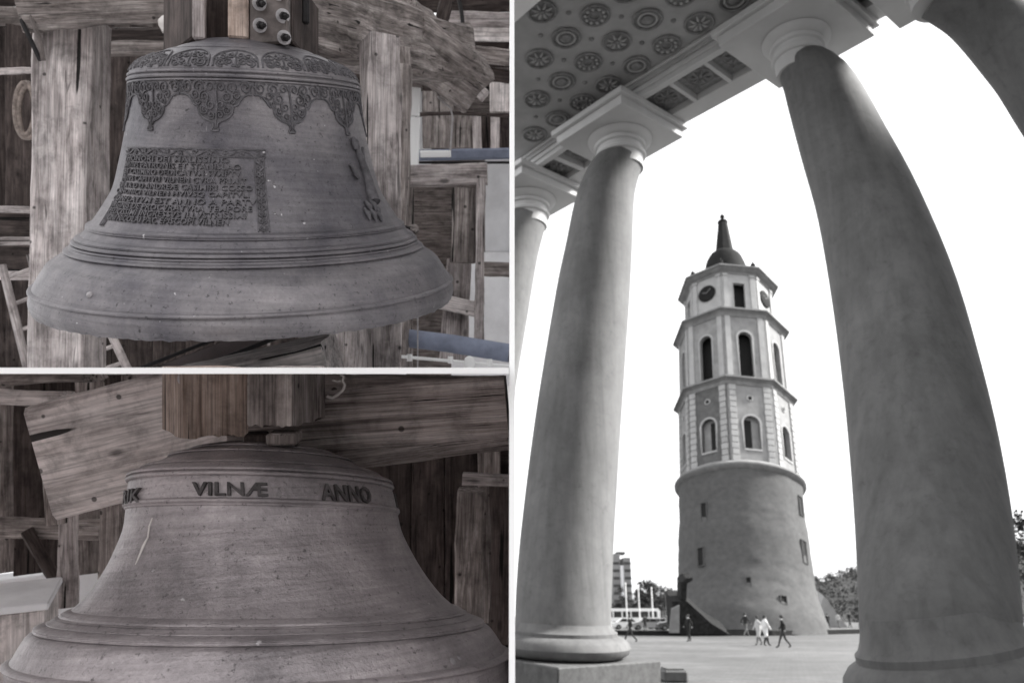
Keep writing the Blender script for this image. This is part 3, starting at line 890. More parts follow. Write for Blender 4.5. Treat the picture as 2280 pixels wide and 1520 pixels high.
for i, (x, yt, Y, lab) in enumerate(((1420, 1300, 230, 'leafy tree just right of the distant tower block'), (1440, 1296, 210, 'tallest far tree, between two flagpoles'), (1462, 1304, 225, 'far tree left of the lean-to, behind the third flagpole'),
                                   (1486, 1312, 205, 'rounded far tree behind the fourth flagpole'), (1508, 1318, 190, 'low far tree partly hidden by the tower drum'), (1378, 1325, 215, 'low tree under the distant tower block'))):
    d = proj((0, Y, 5))[2]
    h = P(x, yt, d).z
    tree(Vector((at_x(x, Y), Y, 0)), h, h * .42, lab, 20 + i, 2600, 'far trees left of the tower')
for i, (x, yt, Y, lab) in enumerate(((1885, 1335, 150, 'dark tree beside the pale hut on the right'), (1912, 1328, 140, 'dark tree next to the huge right column'), (2262, 1150, 90, 'tall dark tree at the right edge beyond the huge column'), (2300, 1160, 84, 'dark tree mostly outside the right edge'))):
    d = proj((0, Y, 5))[2]
    h = P(x, yt, d).z
    tree(Vector((at_x(x, Y), Y, 0)), h, h * .36, lab, 40 + i, 3000, 'dark trees right of the tower')
M_POLE = plain('pole_paint', (.78, .78, .78), .5, .05, 2, bs=0)
for i, (x, yt) in enumerate(((1383, 1300), (1410, 1312), (1438, 1310), (1468, 1314))):
    Y = 120.0; d = proj((0, Y, 3))[2]
    f = thing('flagpole', ['first', 'second', 'third', 'fourth'][i] + ' white flagpole from the left, between column and tower', 'flagpole', Vector((at_x(x, Y), Y, 0)), 'white flagpoles')
    h = P(x, yt, d).z
    mk('pole', *tube([(0, 0, 0), (0, 0, h * .5), (0, 0, h)], [.12, .10, .07], 8), M_POLE, f)
    mk('foot', *lathe([(.3, 0), (.3, .15), (.14, .3)], 10), M_CORN, f)
    mk('ball', *lathe([(.05, h), (.13, h + .08), (.13, h + .18), (.02, h + .26)], 8), M_POLE, f)
def paint(n, c): return plain(n, (c, c, c), .4, .05, 1, bs=0, spec=.5)
P_CAR = [paint('car_white', .75), paint('car_grey', .28), paint('car_dark', .07), paint('car_pale', .55)]
M_GLASS = plain('car_glass', (.03, .03, .03), .15, .1, 1, bs=0, spec=.6)
M_TYRE = plain('tyre', (.025, .025, .025), .9, .2, 4)
def car(x, Y, lab, mat, bus=False, face=1):
    L, H = (9.0, 2.9) if bus else (4.3, 1.42)
    r = thing('bus' if bus else 'parked_car', lab, 'bus' if bus else 'car', Vector((at_x(x, Y), Y, 0)), None if bus else 'cars parked on the square')
    w = 1.2 if bus else .85
    if bus: pr = [(-.5, .35), (-.5, 2.6), (-.47, 2.85), (.46, 2.85), (.5, 2.5), (.5, .35)]
    else: pr = [(-.5, .30), (-.5, .82), (-.44, .90), (-.33, .95), (-.20, 1.40), (.12, 1.42), (.27, .97), (.45, .86), (.5, .70), (.5, .30)]
    V = [(a * L * face, -w, z) for a, z in pr] + [(a * L * face, w, z) for a, z in pr]
    n = len(pr)
    Fc = [tuple(range(n)), tuple(range(n, 2 * n))] + [(i, (i + 1) % n, n + (i + 1) % n, n + i) for i in range(n)]
    mk('body', V, Fc, mat, r)
    if bus:
        for k in range(6): B().box(-4.2 + k * 1.4, -3.0 + k * 1.4, -w - .02, -w + .02, 1.5, 2.4).mk('window', M_GLASS, r)
    else:
        for q in ([(-.29, .98), (-.19, 1.34), (-.05, 1.35), (-.05, .98)], [(-.03, .98), (-.03, 1.35), (.11, 1.36), (.22, .98)]):
            V = [(a * L * face, -w - .015, z) for a, z in q] + [(a * L * face, -w + .02, z) for a, z in q]
            mk('window', V, [(0, 1, 2, 3), (4, 5, 6, 7), (0, 1, 5, 4), (1, 2, 6, 5), (2, 3, 7, 6), (3, 0, 4, 7)], M_GLASS, r)
    for a in (-.31, .31):
        rr = .48 if bus else .32
        for s in (-1, 1):
            wh = mk('wheel', *lathe([(rr, -.1), (rr, .1)], 16), M_TYRE, r, Matrix.Translation(W[r.name].translation + Vector((a * L, s * (w - .06), rr))) @ Matrix.Rotation(math.pi / 2, 4, 'X'))
            mk('rim', *lathe([(rr * .55, -.115), (rr * .55, .115)], 10), M_CORN, wh)
car(1392, 132, 'pale bus parked behind the first two flagpoles', P_CAR[0], True)
car(1383, 112, 'white car half hidden behind the left column', P_CAR[0])
car(1424, 108, 'grey car parked between the flagpoles', P_CAR[1], face=-1)
car(1452, 116, 'white car parked right of the flagpoles', P_CAR[3])
car(1479, 104, 'dark car parked beside the lean-to', P_CAR[2], face=-1)
car(1446, 140, 'white van roofed car farthest back on the square', P_CAR[0])
car(1906, 100, 'dark car in front of the trees right of the tower', P_CAR[2])
blkp = P(1499, 1518, 20.6)
o = B(); o.box(-.31, .31, -.5, .5, 0, .30, c=.05); o.box(-.24, .24, -.4, .4, .30, .34, c=.02)
o = o.mk('stone_block', M_TDARK, None, Matrix.Translation(Vector((blkp.x, blkp.y, 0))))
tag(o, 'small dark stone block on the paving right of the left column plinth', 'block')

# ------------------------------------------------------------------ people on the square
M_SKIN = plain('skin_grey', (.34, .34, .34), .7, .1, 4, bs=0)
M_HAIR = plain('hair_dark', (.03, .03, .03), .8, .2, 6, bs=0)
CL = {k: plain('cloth_' + k, (v, v, v), .9, .2, 5, bs=.2) for k, v in (('dark', .03), ('mid', .14), ('light', .42), ('pale', .6), ('black', .015))}
def person(x, yf, hpx, label, top, legs, stride=.25, face=0.0, coat=False, arm=.2):
    base = atz(x, yf, 0.0)
    d = proj(base)[2]
    H = hpx * d / F_PX
    k = H / 1.75
    r = thing('person', label, 'person', Matrix.Translation(base) @ Matrix.Rotation(R_(face), 4, 'Z') @ Matrix.Scale(k, 4), 'people on the square')
    # joints, x = direction of walking
    s = stride
    J = {'pel': (0, 0, .95), 'waist': (.02, 0, 1.10), 'chest': (.03, 0, 1.32), 'neck': (.04, 0, 1.50), 'head': (.06, 0, 1.58), 'top': (.05, 0, 1.70),
         'hl': (0, .09, .90), 'kl': (s * .62, .09, .50), 'al': (s, .09, .09), 'tl': (s + .16, .10, .045),
         'hr': (0, -.09, .90), 'kr': (-s * .15, -.09, .50), 'ar': (-s, -.09, .12), 'tr': (-s + .15, -.10, .045),
         'sl': (.02, .18, 1.42), 'el': (-arm * .6, .24, 1.17), 'wl': (-arm * .5, .24, .95), 'fl': (-arm * .42, .23, .86),
         'sr': (.02, -.18, 1.42), 'er': (arm * .5, -.24, 1.17), 'wr': (arm * 1.2, -.22, .98), 'fr': (arm * 1.45, -.21, .91)}
    rad = {'pel': .135, 'waist': .125, 'chest': .15, 'neck': .062, 'head': .085, 'top': .088, 'hl': .10, 'kl': .066, 'al': .045, 'tl': .04, 'hr': .10, 'kr': .066, 'ar': .045, 'tr': .04,
           'sl': .07, 'el': .05, 'wl': .036, 'fl': .04, 'sr': .07, 'er': .05, 'wr': .036, 'fr': .04}
    if coat: rad.update(pel=.17, waist=.15, hl=.15, hr=.15, kl=.10, kr=.10)
    names = list(J)
    E = [('pel', 'waist'), ('waist', 'chest'), ('chest', 'neck'), ('neck', 'head'), ('head', 'top'), ('pel', 'hl'), ('hl', 'kl'), ('kl', 'al'), ('al', 'tl'), ('pel', 'hr'), ('hr', 'kr'), ('kr', 'ar'), ('ar', 'tr'),
         ('chest', 'sl'), ('sl', 'el'), ('el', 'wl'), ('wl', 'fl'), ('chest', 'sr'), ('sr', 'er'), ('er', 'wr'), ('wr', 'fr')]
    me = bpy.data.meshes.new('body')
    me.from_pydata([J[n] for n in names], [(names.index(a), names.index(b)) for a, b in E], [])
    o = bpy.data.objects.new('tmp', me); COL.objects.link(o)
    mod = o.modifiers.new('skin', 'SKIN'); mod.use_smooth_shade = True
    for i, n in enumerate(names):
        sv = me.skin_vertices[0].data[i]; sv.radius = (rad[n], rad[n]); sv.use_root = (n == 'pel')
    sub = o.modifiers.new('sub', 'SUBSURF'); sub.levels = 1; sub.render_levels = 1
    dg = bpy.context.evaluated_depsgraph_get(); dg.update()
    m2 = bpy.data.meshes.new_from_object(o.evaluated_get(dg))
    bpy.data.objects.remove(o)
    m2.materials.clear()
    for m in (CL[top], CL[legs], M_SKIN, CL['black']): m2.materials.append(m)
    for p in m2.polygons:
        z = p.center.z; side = abs(p.center.y) > .17
        hem = .55 if coat else .93
        p.material_index = 2 if z > 1.49 or (side and z < .96 and z > .80) else 0 if z > hem else 1 if z > .10 else 3
        p.use_smooth = True
    b = bpy.data.objects.new('body', m2); COL.objects.link(b); put(b, r)
    h = B().add(*lathe([(.001, 1.765), (.05, 1.755), (.085, 1.72), (.103, 1.66), (.098, 1.61), (.07, 1.56)], 12), Matrix.Translation((.03, 0, 0)))
    h.mk('hair', M_HAIR, r, smooth=90)
    f = B().box(.135, .155, -.012, .012, 1.60, 1.64)
    f.mk('nose', M_SKIN, r)
    return r
person(1405, 1429, 58, 'person in dark clothes striding left of the tower, legs wide apart', 'black', 'dark', .42, 170)
person(1437, 1404, 34, 'small distant person in dark clothes near the flagpoles', 'dark', 'dark', .15, 90)
person(1536, 1428, 58, 'person in black in front of the dark lean-to', 'black', 'black', .15, 200)
person(1662, 1416, 50, 'person in a dark jacket bending forward at the tower foot', 'dark', 'mid', .35, 30, arm=.3)
person(1692, 1436, 62, 'person in a pale coat walking, left one of the close pair', 'light', 'mid', .22, 190, coat=True)
person(1707, 1438, 66, 'person in a light coat and dark trousers, right one of the close pair', 'pale', 'dark', .2, 10, coat=True)
person(1748, 1442, 70, 'person in black walking alone right of the close pair', 'black', 'dark', .33, 160)
person(1826, 1398, 40, 'person in black standing by the right foot of the tower', 'black', 'black', .1, 90)
person(1845, 1399, 32, 'shorter dark person next to the one by the tower foot', 'dark', 'black', .12, 80)
person(1868, 1398, 33, 'person in pale clothes in front of the pale hut', 'light', 'mid', .15, 20)
person(1893, 1397, 35, 'dark person between the pale hut and the right column', 'black', 'dark', .18, 0)
person(1915, 1396, 34, 'dark person close to the edge of the right column', 'dark', 'black', .14, 10)

# ------------------------------------------------------------------ white partitions between the bell chambers and the portico
pq = [(1.42, -.6), (9.5, -.6), (9.5, 10.6), (1.42, 3.1)]
pv = B().add([(x, y, z) for x in (-.0052, .0052) for y, z in pq], [(0, 1, 2, 3), (4, 5, 6, 7), (0, 1, 5, 4), (1, 2, 6, 5), (2, 3, 7, 6), (3, 0, 4, 7)])
tag(pv.mk('partition', M_WHITE), 'upright white partition panel between the bell chambers and the portico', 'partition')
el = PITCH + math.atan((CY - 825) / F_PX)
Mh = Matrix.Translation(CAM) @ Matrix.Rotation(el, 4, 'X')
ph = B().box(-5.2, -.0056, 1.38, 6.2, -.0054, .0054)
tag(ph.mk('partition', M_WHITE, None, Mh), 'sloping white partition panel between the upper and the lower bell', 'partition')

# ------------------------------------------------------------------ bells
class Bell:
    def __init__(s, px0, yh, depth, slope, sil, fit):
        d0 = ray(px0, yh)
        dx0, dy0 = (px0 - CX) / F_PX, (CY - yh) / F_PX
        m = slope                       # px of x gained per px upwards
        # axis (ax,1,az): perpendicular to the sight line, upright in the picture
        # ax - dx0*az = m*(1 - dy0*az) ; dx0*ax + dy0 + az = 0
        A = np.array([[1, -dx0 + m * dy0], [dx0, 1]]); bb = np.array([m, -dy0])
        ax, az = np.linalg.solve(A, bb)
        up = (AX * ax + UP * 1 + FW * az).normalized()
        s.O = P(px0, yh, depth); s.up = up; s.dep = depth
        tocam = (CAM - s.O); tocam = (tocam - up * tocam.dot(up)).normalized()
        s.fr = tocam; s.rt = s.up.cross(-s.fr)
        if s.rt.dot(AX) < 0: s.rt = -s.rt
        # local frame: x right, y away from the camera, z up the axis
        y = -s.fr
        s.M = Matrix(((s.rt.x, y.x, up.x, s.O.x), (s.rt.y, y.y, up.y, s.O.y), (s.rt.z, y.z, up.z, s.O.z), (0, 0, 0, 1)))
        s.K = Matrix.Identity(4); SHEAR[id(s.M)] = s
        # the casting stands a little out of true: fit lean and level of its rings
        for _ in range(6):
            q = [(y, hw, cx) for (y, hw), cx in zip(*fit)]
            res = []
            for y, hw, cx in q:
                r, z = s.rz(y, hw); e = s.ext(r, z)
                res.append((z, (e[0] + e[1]) / 2 - cx, (e[3] - e[4]) / (e[1] - e[0])))
            A = np.array([[1, z] for z, _, _ in res]); sol = np.linalg.lstsq(A, np.array([c for _, c, _ in res]), rcond=None)[0]
            k = depth / F_PX
            s.K = Matrix(((1, 0, s.K[0][2] - sol[1] * k, s.K[0][3] - sol[0] * k), (0, 1, 0, 0), (s.K[2][0] - .8 * float(np.mean([t for _, _, t in res])), 0, 1, 0), (0, 0, 0, 1)))
        print('bell fit', [tuple(round(x, 3) for x in r) for r in res], s.K[0][2], s.K[2][0])
        s.prof = [s.rz(yy, hw) for yy, hw in sil]
    def ext(s, r, z):
        pts = [proj(s.M @ (s.K @ Vector((r * math.sin(a), -r * math.cos(a), z)))) for a in np.linspace(-math.pi, math.pi, 49)]
        l = min(pts); q = max(pts)
        return l[0], q[0], (l[1] + q[1]) / 2, l[1], q[1]
    def rz(s, y, hw):
        z, r = 0.0, .3
        for _ in range(14):
            xl, xr, ye = s.ext(r, z)[:3]
            z += (ye - y) * s.dep / F_PX
            r *= 2 * hw / (xr - xl)
        return r, z
    def r(s, z):
        pz = [p[1] for p in s.dense][::-1]; pr = [p[0] for p in s.dense][::-1]
        return float(np.interp(z, pz, pr))
    def S(s, th, z, h=0.0):
        """point on the skin (local): th = 0 faces us, positive to the right"""
        r = s.r(z); e = .006
        dr = (s.r(z + e) - s.r(z - e)) / (2 * e)
        n = Vector((1, -dr)).normalized()
        R = r + n.x * h
        return Vector((R * math.sin(th), -R * math.cos(th), z + n.y * h))
    def hit(s, x, y):
        """angle and height on the skin seen at photo pixel x, y"""
        Mi = (s.M @ s.K).inverted()
        o = Mi @ CAM; d = (Mi.to_3x3() @ ray(x, y)).normalized()
        t0 = max(0.2, o.length - 1.2); best = None
        prev = None
        for k in range(700):
            t = t0 + k * .0035
            p = o + d * t
            g = math.hypot(p.x, p.y) - s.r(p.z)
            if g < 0: break
            if best is None or g < best[0]: best = (g, p)
        else: p = best[1]
        return math.atan2(p.x, -p.y), p.z
def dense(prof, n=7):
    """smooth the measured silhouette between its points"""
    A = np.array(prof); out = []
    for i in range(len(A) - 1):
        p0, p1, p2, p3 = A[max(i - 1, 0)], A[i], A[i + 1], A[min(i + 2, len(A) - 1)]
        for k in range(n):
            f = k / n
            out.append(tuple(.5 * ((2 * p1) + (-p0 + p2) * f + (2 * p0 - 5 * p1 + 4 * p2 - p3) * f * f + (-p0 + 3 * p1 - 3 * p2 + p3) * f ** 3)))
    return out + [tuple(A[-1])]
def bell_body(bl, root, mat, lip, rough=0.0, rings=()):
    """outer skin, turned-in lip and hollow inside as one cast body; rings = raised mouldings (z, height, width)"""
    pr = []
    zs = sorted(set([round(p[1], 5) for p in bl.dense] + [round(z + k * w / 4, 5) for z, hgt, w in rings for k in range(-4, 5)]), reverse=True)
    for z in zs:
        r = bl.r(z)
        for zr, hgt, w in rings:
            q = abs(z - zr) / (w * .5)
            if q < 1: r += hgt * math.sqrt(max(0, 1 - q * q))
        pr.append((r, z))
    H_ = pr[0][1] - pr[-1][1]
    inner = [(lip[0] * .93, pr[-1][1] + .004), (lip[0] * .86, pr[-1][1] + .06), (lip[0] * .70, pr[-1][1] + .2), (lip[0] * .52, pr[-1][1] + H_ * .5), (lip[0] * .42, pr[-1][1] + H_ * .8), (.02, pr[-1][1] + H_ * .9)]
    full = [(.001, pr[0][1] + .004)] + pr + inner
    N = 220
    V, Fc = lathe(full, N, False)
    V = [Vector(v) for v in V]
    rng = random.Random(5)
    for i, v in enumerate(V):
        k = i // N - 1
        if 0 <= k < len(pr) and pr[k][0] > .05:
            n = Vector((v.x, v.y, 0)).normalized()
            a = mnoise.noise(v * 6.0) * .0018
            if k > len(pr) - 5: a += mnoise.noise(v * 90.0) * rough; v.z += mnoise.noise(v * 70.0) * rough * .9
            V[i] = v + n * a
    return mk('body', V, Fc, mat, root, bl.M, smooth=28)
def wtube(bl, pts, rad, h=0.0, n=5):
    return tube([bl.S(a, z, h) for a, z in pts], rad, n)
def plate(bl, outline, h, sub=None):
    """raised plate with the outline (angle, height) lying on the skin: top face by a fan over thin slices"""
    # slice in height: for every z the widest span symmetrical about the centre
    V = [bl.S(a, z, h) for a, z in outline] + [bl.S(a, z, -.002) for a, z in outline]
    n = len(outline)
    Fc = [(i, (i + 1) % n, n + (i + 1) % n, n + i) for i in range(n)]
    half = n // 2
    for i in range(half):
        j = n - 1 - i
        if i + 1 <= j - 1 or True:
            if i + 1 < j: Fc.append((i, i + 1, j - 1, j) if i + 1 != j - 1 else (i, i + 1, j))
    return V, Fc
def spiral(c, r, turns, dirn, a0, n=22):
    return [(c[0] + r * (1 - .8 * k / n) * math.cos(a0 + dirn * turns * 2 * math.pi * k / n), c[1] + r * (1 - .8 * k / n) * math.sin(a0 + dirn * turns * 2 * math.pi * k / n)) for k in range(n + 1)]
def text_mesh(txt, spacing=1.0, extrude=.02, bold=.0):
    cu = bpy.data.curves.new('t', 'FONT'); cu.body = txt; cu.extrude = extrude; cu.resolution_u = 2; cu.offset = bold; cu.space_character = spacing
    o = bpy.data.objects.new('t', cu); COL.objects.link(o)
    dg = bpy.context.evaluated_depsgraph_get(); dg.update()
    me = bpy.data.meshes.new_from_object(o.evaluated_get(dg))
    bpy.data.objects.remove(o)
    V = [v.co.copy() for v in me.vertices]; Fc = [tuple(p.vertices) for p in me.polygons]
    bpy.data.meshes.remove(me)
    x0, x1 = min(v.x for v in V), max(v.x for v in V); y0, y1 = min(v.y for v in V), max(v.y for v in V)
    return [Vector(((v.x - x0) / (x1 - x0), (v.y - y0) / (y1 - y0), v.z / extrude)) for v in V], Fc
def wrap_text(bl, root, txt, a0, a1, z0, z1, h, mat, name='letters', bold=.012, shear=0.0):
    V, Fc = text_mesh(txt, 1.05, .03, bold)
    VV = [bl.S(a0 + (a1 - a0) * v.x, z0 + (z1 - z0) * v.y + shear * v.x, h if v.z > 0 else -.002) for v in V]
    return mk(name, VV, Fc, mat, root, bl.M)

# ---- the upper bell
sil1 = [(97, 100), (104, 118), (112, 150), (121, 164), (122, 176), (138, 217), (150, 240), (166, 253.5), (180, 256.5), (193, 257), (235, 260), (276, 265), (318, 273), (373, 285.5), (417, 297.5), (445, 313), (473, 331), (496, 347), (501, 351),
        (522, 369), (528, 375), (550, 393), (556, 399), (581, 432), (598, 445), (612, 454), (630, 464.5), (640, 468), (655, 474), (668, 473.5), (682, 466)]
b1 = Bell(555, 330, 2.95, .0, sil1, (((180, 256), (417, 297), (522, 369), (655, 474)), (545, 543, 540, 539.5)))
b1.dense = dense(b1.prof)
bell1 = thing('bell', 'large grey bronze bell with lambrequin ornament and a ten line Latin inscription', 'bell', b1.M)
zr = lambda y, hw: b1.rz(y, hw)[1]
rings1 = [(zr(120, 170), .006, .014), (zr(178, 256), .007, .012), (zr(188, 257), .009, .014), (zr(196, 257), .006, .010),
          (zr(496, 347), .012, .016), (zr(502, 351), .006, .008), (zr(522, 369), .012, .014), (zr(530, 377), .012, .016), (zr(538, 384), .005, .008), (zr(551, 393), .010, .012), (zr(637, 467), .012, .014)]
bell_body(b1, bell1, M_BELL1, b1.prof[-1], .006, rings1)
# shoulder palmettes
zs0, zs1 = zr(172, 255), zr(132, 205)
NP = 16
def seg_ornament(name, th0, half, fn_list, rad, h, mat):
    b = B()
    for pts, r in fn_list: b.add(*wtube(b1, [(th0 + u * half, z) for u, z in pts], r, h))
    return b.mk(name, mat, bell1, b1.M, smooth=70)
def lerp(a, b, t): return a + (b - a) * t
for k in range(NP):
    th = R_(-5.5 + 360 / NP * k)
    d = (th + math.pi) % (2 * math.pi) - math.pi
    if abs(d) > R_(112): continue
    H = zs1 - zs0
    L = []
    arch = [(-.94, zs0 + .004)] + [(-.94 + .0 * 1, zs0 + H * .45)] + [(-.94 * math.cos(a), zs0 + H * (.45 + .52 * math.sin(a))) for a in np.linspace(.15, math.pi - .15, 12)] + [(.94, zs0 + H * .45), (.94, zs0 + .004)]
    L.append((arch, .0038))
    rngp = random.Random(k % 2)
    for sgn in (-1, 1):
        for (cu, cz, rr, tn) in ((.62, .25, .24, 1.6), (.30, .30, .20, 1.4), (.55, .58, .22, 1.5), (.22, .64, .20, 1.5), (.78, .42, .12, 1.2), (.1, .12, .10, 1.2)):
            q = spiral((0, 0), 1, tn, sgn, rngp.uniform(0, 6))
            L.append(([(sgn * cu + rr * x, zs0 + H * (cz + rr * .8 * y)) for x, y in q], .0030))
    L.append(([(0, zs0 + .004), (.02, zs0 + H * .4), (0, zs0 + H * .85)], .0036))
    seg_ornament('palmette', th, R_(360 / NP / 2) * .96, L, 0, .0012, M_RELIEF)
# lambrequin pendants
ND = 11
zp0 = zr(199, 257)
zp1 = b1.hit(478, 292)[1]
half = R_(360 / ND / 2)
out = [(-1.0, 0), (-1.0, .26), (-.88, .26), (-.76, .30), (-.68, .37), (-.62, .45), (-.56, .49), (-.48, .50), (-.46, .58), (-.44, .65), (-.36, .72), (-.26, .77), (-.12, .81), (-.06, .86), (-.045, .92), (-.09, .97), (-.08, 1.0)]
for k in range(ND):
    th = R_(1.8 + 16.36 + 360 / ND * k)
    d = (th + math.pi) % (2 * math.pi) - math.pi
    if abs(d) > R_(112): continue
    H = zp1 - zp0
    left = [(th + u * half * .985, zp0 + H * v) for u, v in out]
    right = [(th - u * half * .985, zp0 + H * v) for u, v in reversed(out)]
    V, Fc = plate(b1, left + right, .0022)
    pend = mk('pendant', V, Fc, M_RELIEF, bell1, b1.M, smooth=30)
    b = B()
    b.add(*wtube(b1, left[1:] + right[:-1], .0036, .0022))
    rngp = random.Random(2)
    for sgn in (-1, 1):
        for (cu, cv, rr, tn) in ((.80, .12, .17, 1.6), (.45, .13, .18, 1.6), (.15, .12, .13, 1.4), (.56, .28, .13, 1.5), (.30, .32, .16, 1.6), (.14, .48, .13, 1.4), (.30, .58, .12, 1.5), (.12, .68, .10, 1.3), (.46, .42, .08, 1.2), (.92, .06, .08, 1.1)):
            q = spiral((0, 0), 1, tn, sgn, rngp.uniform(0, 6), 18)
            b.add(*wtube(b1, [(th + half * (sgn * cu + rr * x), zp0 + H * (cv + rr * .85 * y)) for x, y in q], .0027, .003, 4))
    b.add(*wtube(b1, [(th, zp0 + H * .03), (th + half * .04, zp0 + H * .5), (th, zp0 + H * .95)], .003, .003))
    b.mk('scrollwork', M_RELIEF, pend, b1.M, smooth=70)
# inscription
lines = [("HONORI DEI MALISSIMO", 286, 512, 357), ("HVIVS PATRONIS ET STANISLAO", 283, 537, 372), ("ET CASIMIRO DEDICATVM SVMPTV", 279, 537, 387), ("HVIVS CAPITVLI VILNEN CVRA PRIMIT", 274, 550, 403),
         ("ET R R D D ANDREÆ CASIMIRI COSSO", 268, 563, 419), ("CANONICI VILNEN HVIVSQ CAPITVLI", 261, 556, 435), ("CONFLATVM EST ANNO A PARTV", 254, 571, 451), ("VIRGINIS DE PROCVRATVRA TEMPORE", 247, 562, 466),
         ("FELICISSIMI INGRESSVS ILLVSTRISSIMI", 244, 548, 481), ("DNI NICOLAI PAC EPISCOPI VILNEN", 242, 510, 495)]
for txt, xa, xb, y in lines:
    am, zm = b1.hit((xa + xb) / 2 + 60, y)
    # the line keeps one height on the bell; its ends follow the photo columns
    a0 = b1.hit(xa + 4, y - 12)[0]; a1 = b1.hit(xb, y)[0]
    zh = px(12.2, 2.5)
    wrap_text(b1, bell1, txt, a0, a1, zm - zh * .5, zm + zh * .5, .0055, M_RELIEF, 'inscription_line', .009)
# ornamental border of the inscription
def border(p, q, wid, name):
    (a0, z0), (a1, z1) = p, q
    vert = abs(z1 - z0) > .1
    n = 60
    b = B()
    r = b1.r((z0 + z1) / 2)
    w = wid / 2 / (r if vert else 1)
    for s in (-1, 1):
        b.add(*wtube(b1, [((lerp(a0, a1, t) + s * w, lerp(z0, z1, t)) if vert else (lerp(a0, a1, t), lerp(z0, z1, t) + s * w)) for t in np.linspace(0, 1, 30)], .003, .001))
    m = 11
    for k in range(m):
        t0, t1 = k / m, (k + 1) / m
        pts = []
        for f in np.linspace(0, 1, 12):
            t = lerp(t0, t1, f); o = math.sin(math.pi * f) * (.75 if k % 2 else -.75)
            pts.append((lerp(a0, a1, t) + o * w, lerp(z0, z1, t)) if vert else (lerp(a0, a1, t), lerp(z0, z1, t) + o * w))
        b.add(*wtube(b1, pts, .0034, .002, 4))
        tc = (t0 + t1) / 2
        L = (abs(z1 - z0) if vert else abs(a1 - a0) * r) / m
        for sp in (1, -1):
            q = spiral((0, 0), 1, 1.5, sp, k, 14)
            sc = .38 * min(L, wid)
            off = -.35 * (1 if k % 2 else -1) * sp
            b.add(*wtube(b1, [((lerp(a0, a1, tc) + (sc * x * .8) / r + off * w, lerp(z0, z1, tc) + sc * y) if vert else (lerp(a0, a1, tc) + sc * x / r, lerp(z0, z1, tc) + sc * y * .6 + off * w)) for x, y in q], .0028, .002, 4))
    return b.mk(name, M_RELIEF, bell1, b1.M, smooth=70)
za = b1.hit(585, 343)[1]; aL = b1.hit(283, 338)[0]; aR = b1.hit(592, 345)[0]
border((aL, za), (aR, za), px(15, 2.68), 'inscription_border')
zb_ = zr(489, 340) ; aRm = b1.hit(582, 440)[0]
border((aRm, za - .012), (aRm, zb_), px(19, 2.66), 'inscription_border')
aLm = b1.hit(234, 490)[0]
border((aLm, za - .012), (aLm, zb_), px(16, 2.66), 'inscription_border')
# relief figure on the right flank
def W1(x, y): return b1.hit(x, y)
b = B()
axis = [W1(x, y) for x, y in ((790, 316), (797, 345), (806, 372), (815, 400), (823, 430), (830, 452))]
b.add(*tube([b1.S(a, z, .004) for a, z in axis], [.010, .014, .017, .020, .024, .026], 10))
hp = W1(786, 326); b.add(*tube([b1.S(hp[0], hp[1] + .03, .006), b1.S(hp[0], hp[1] + .012, .010), b1.S(hp[0], hp[1] - .012, .006)], [.006, .015, .008], 10))
b.add(*tube([b1.S(*W1(x, y), .006) for x, y in ((776, 366), (782, 374), (788, 388), (796, 398))], [.006, .009, .011, .008], 8))
b.add(*tube([b1.S(*W1(x, y), .012) for x, y in ((800, 330), (803, 360), (812, 395), (822, 420))], [.005, .007, .007, .004], 8))
fig = b.mk('relief_figure', M_RELIEF, bell1, b1.M, smooth=70)
b = B()
for (x, y, r) in ((818, 462, .022), (828, 458, .022), (838, 470, .02), (816, 478, .02), (828, 480, .024), (843, 484, .016)):
    a, z = W1(x, y)
    b.add(*tube([b1.S(a, z + r, .004), b1.S(a, z, .008), b1.S(a, z - r, .002)], [.004, r * .55, .004], 8))
b.mk('figure_pedestal', M_RELIEF, fig, b1.M, smooth=70)
M_STUD = plain('worn_stud', (.34, .32, .33), .5, .2, 40, .2)
bd = W1(201, 656)
b = B().add(*tube([b1.S(*bd, h) for h in (-.004, .002, .006, .008)], [.011, .010, .007, .002], 16))
b.mk('casting_stud', M_STUD, bell1, b1.M, smooth=70)

# ---- the lower bell
sil2 = [(992, 95), (1000, 140), (1014, 176), (1022, 200), (1034, 225), (1046, 250), (1056, 277), (1066, 289), (1078, 293), (1092, 296.5), (1127, 302), (1150, 305), (1183, 312), (1226, 331), (1266, 352.5), (1305, 379), (1332, 401.5), (1358, 430), (1362, 436),
        (1374, 452), (1382, 474), (1390, 488), (1394, 490), (1405, 514), (1420, 527), (1437, 538), (1460, 552), (1474, 562), (1490, 565), (1540, 566), (1552, 560)]
b2 = Bell(595, 1235, 2.16, .0, sil2, (((1092, 296), (1226, 331), (1332, 401), (1437, 538)), (583, 581, 580, 577.5)))
b2.dense = dense(b2.prof)
bell2 = thing('bell', 'dusty brown bell lettered VILNÆ ANNO round its shoulder, seen from close by', 'bell', b2.M)
z2 = lambda y, hw: b2.rz(y, hw)[1]
rings2 = [(z2(1004, 150), .010, .012), (z2(1018, 190), .014, .016), (z2(1046, 250), .012, .016), (z2(1066, 289), .010, .014), (z2(1076, 293), .009, .014), (z2(1130, 302), .008, .014), (z2(1137, 303), .004, .008),
          (z2(1362, 436), .012, .018), (z2(1374, 452), .013, .016), (z2(1390, 488), .015, .018), (z2(1468, 558), .012, .014)]
bell_body(b2, bell2, M_BELL2, b2.prof[-1], .004, rings2)
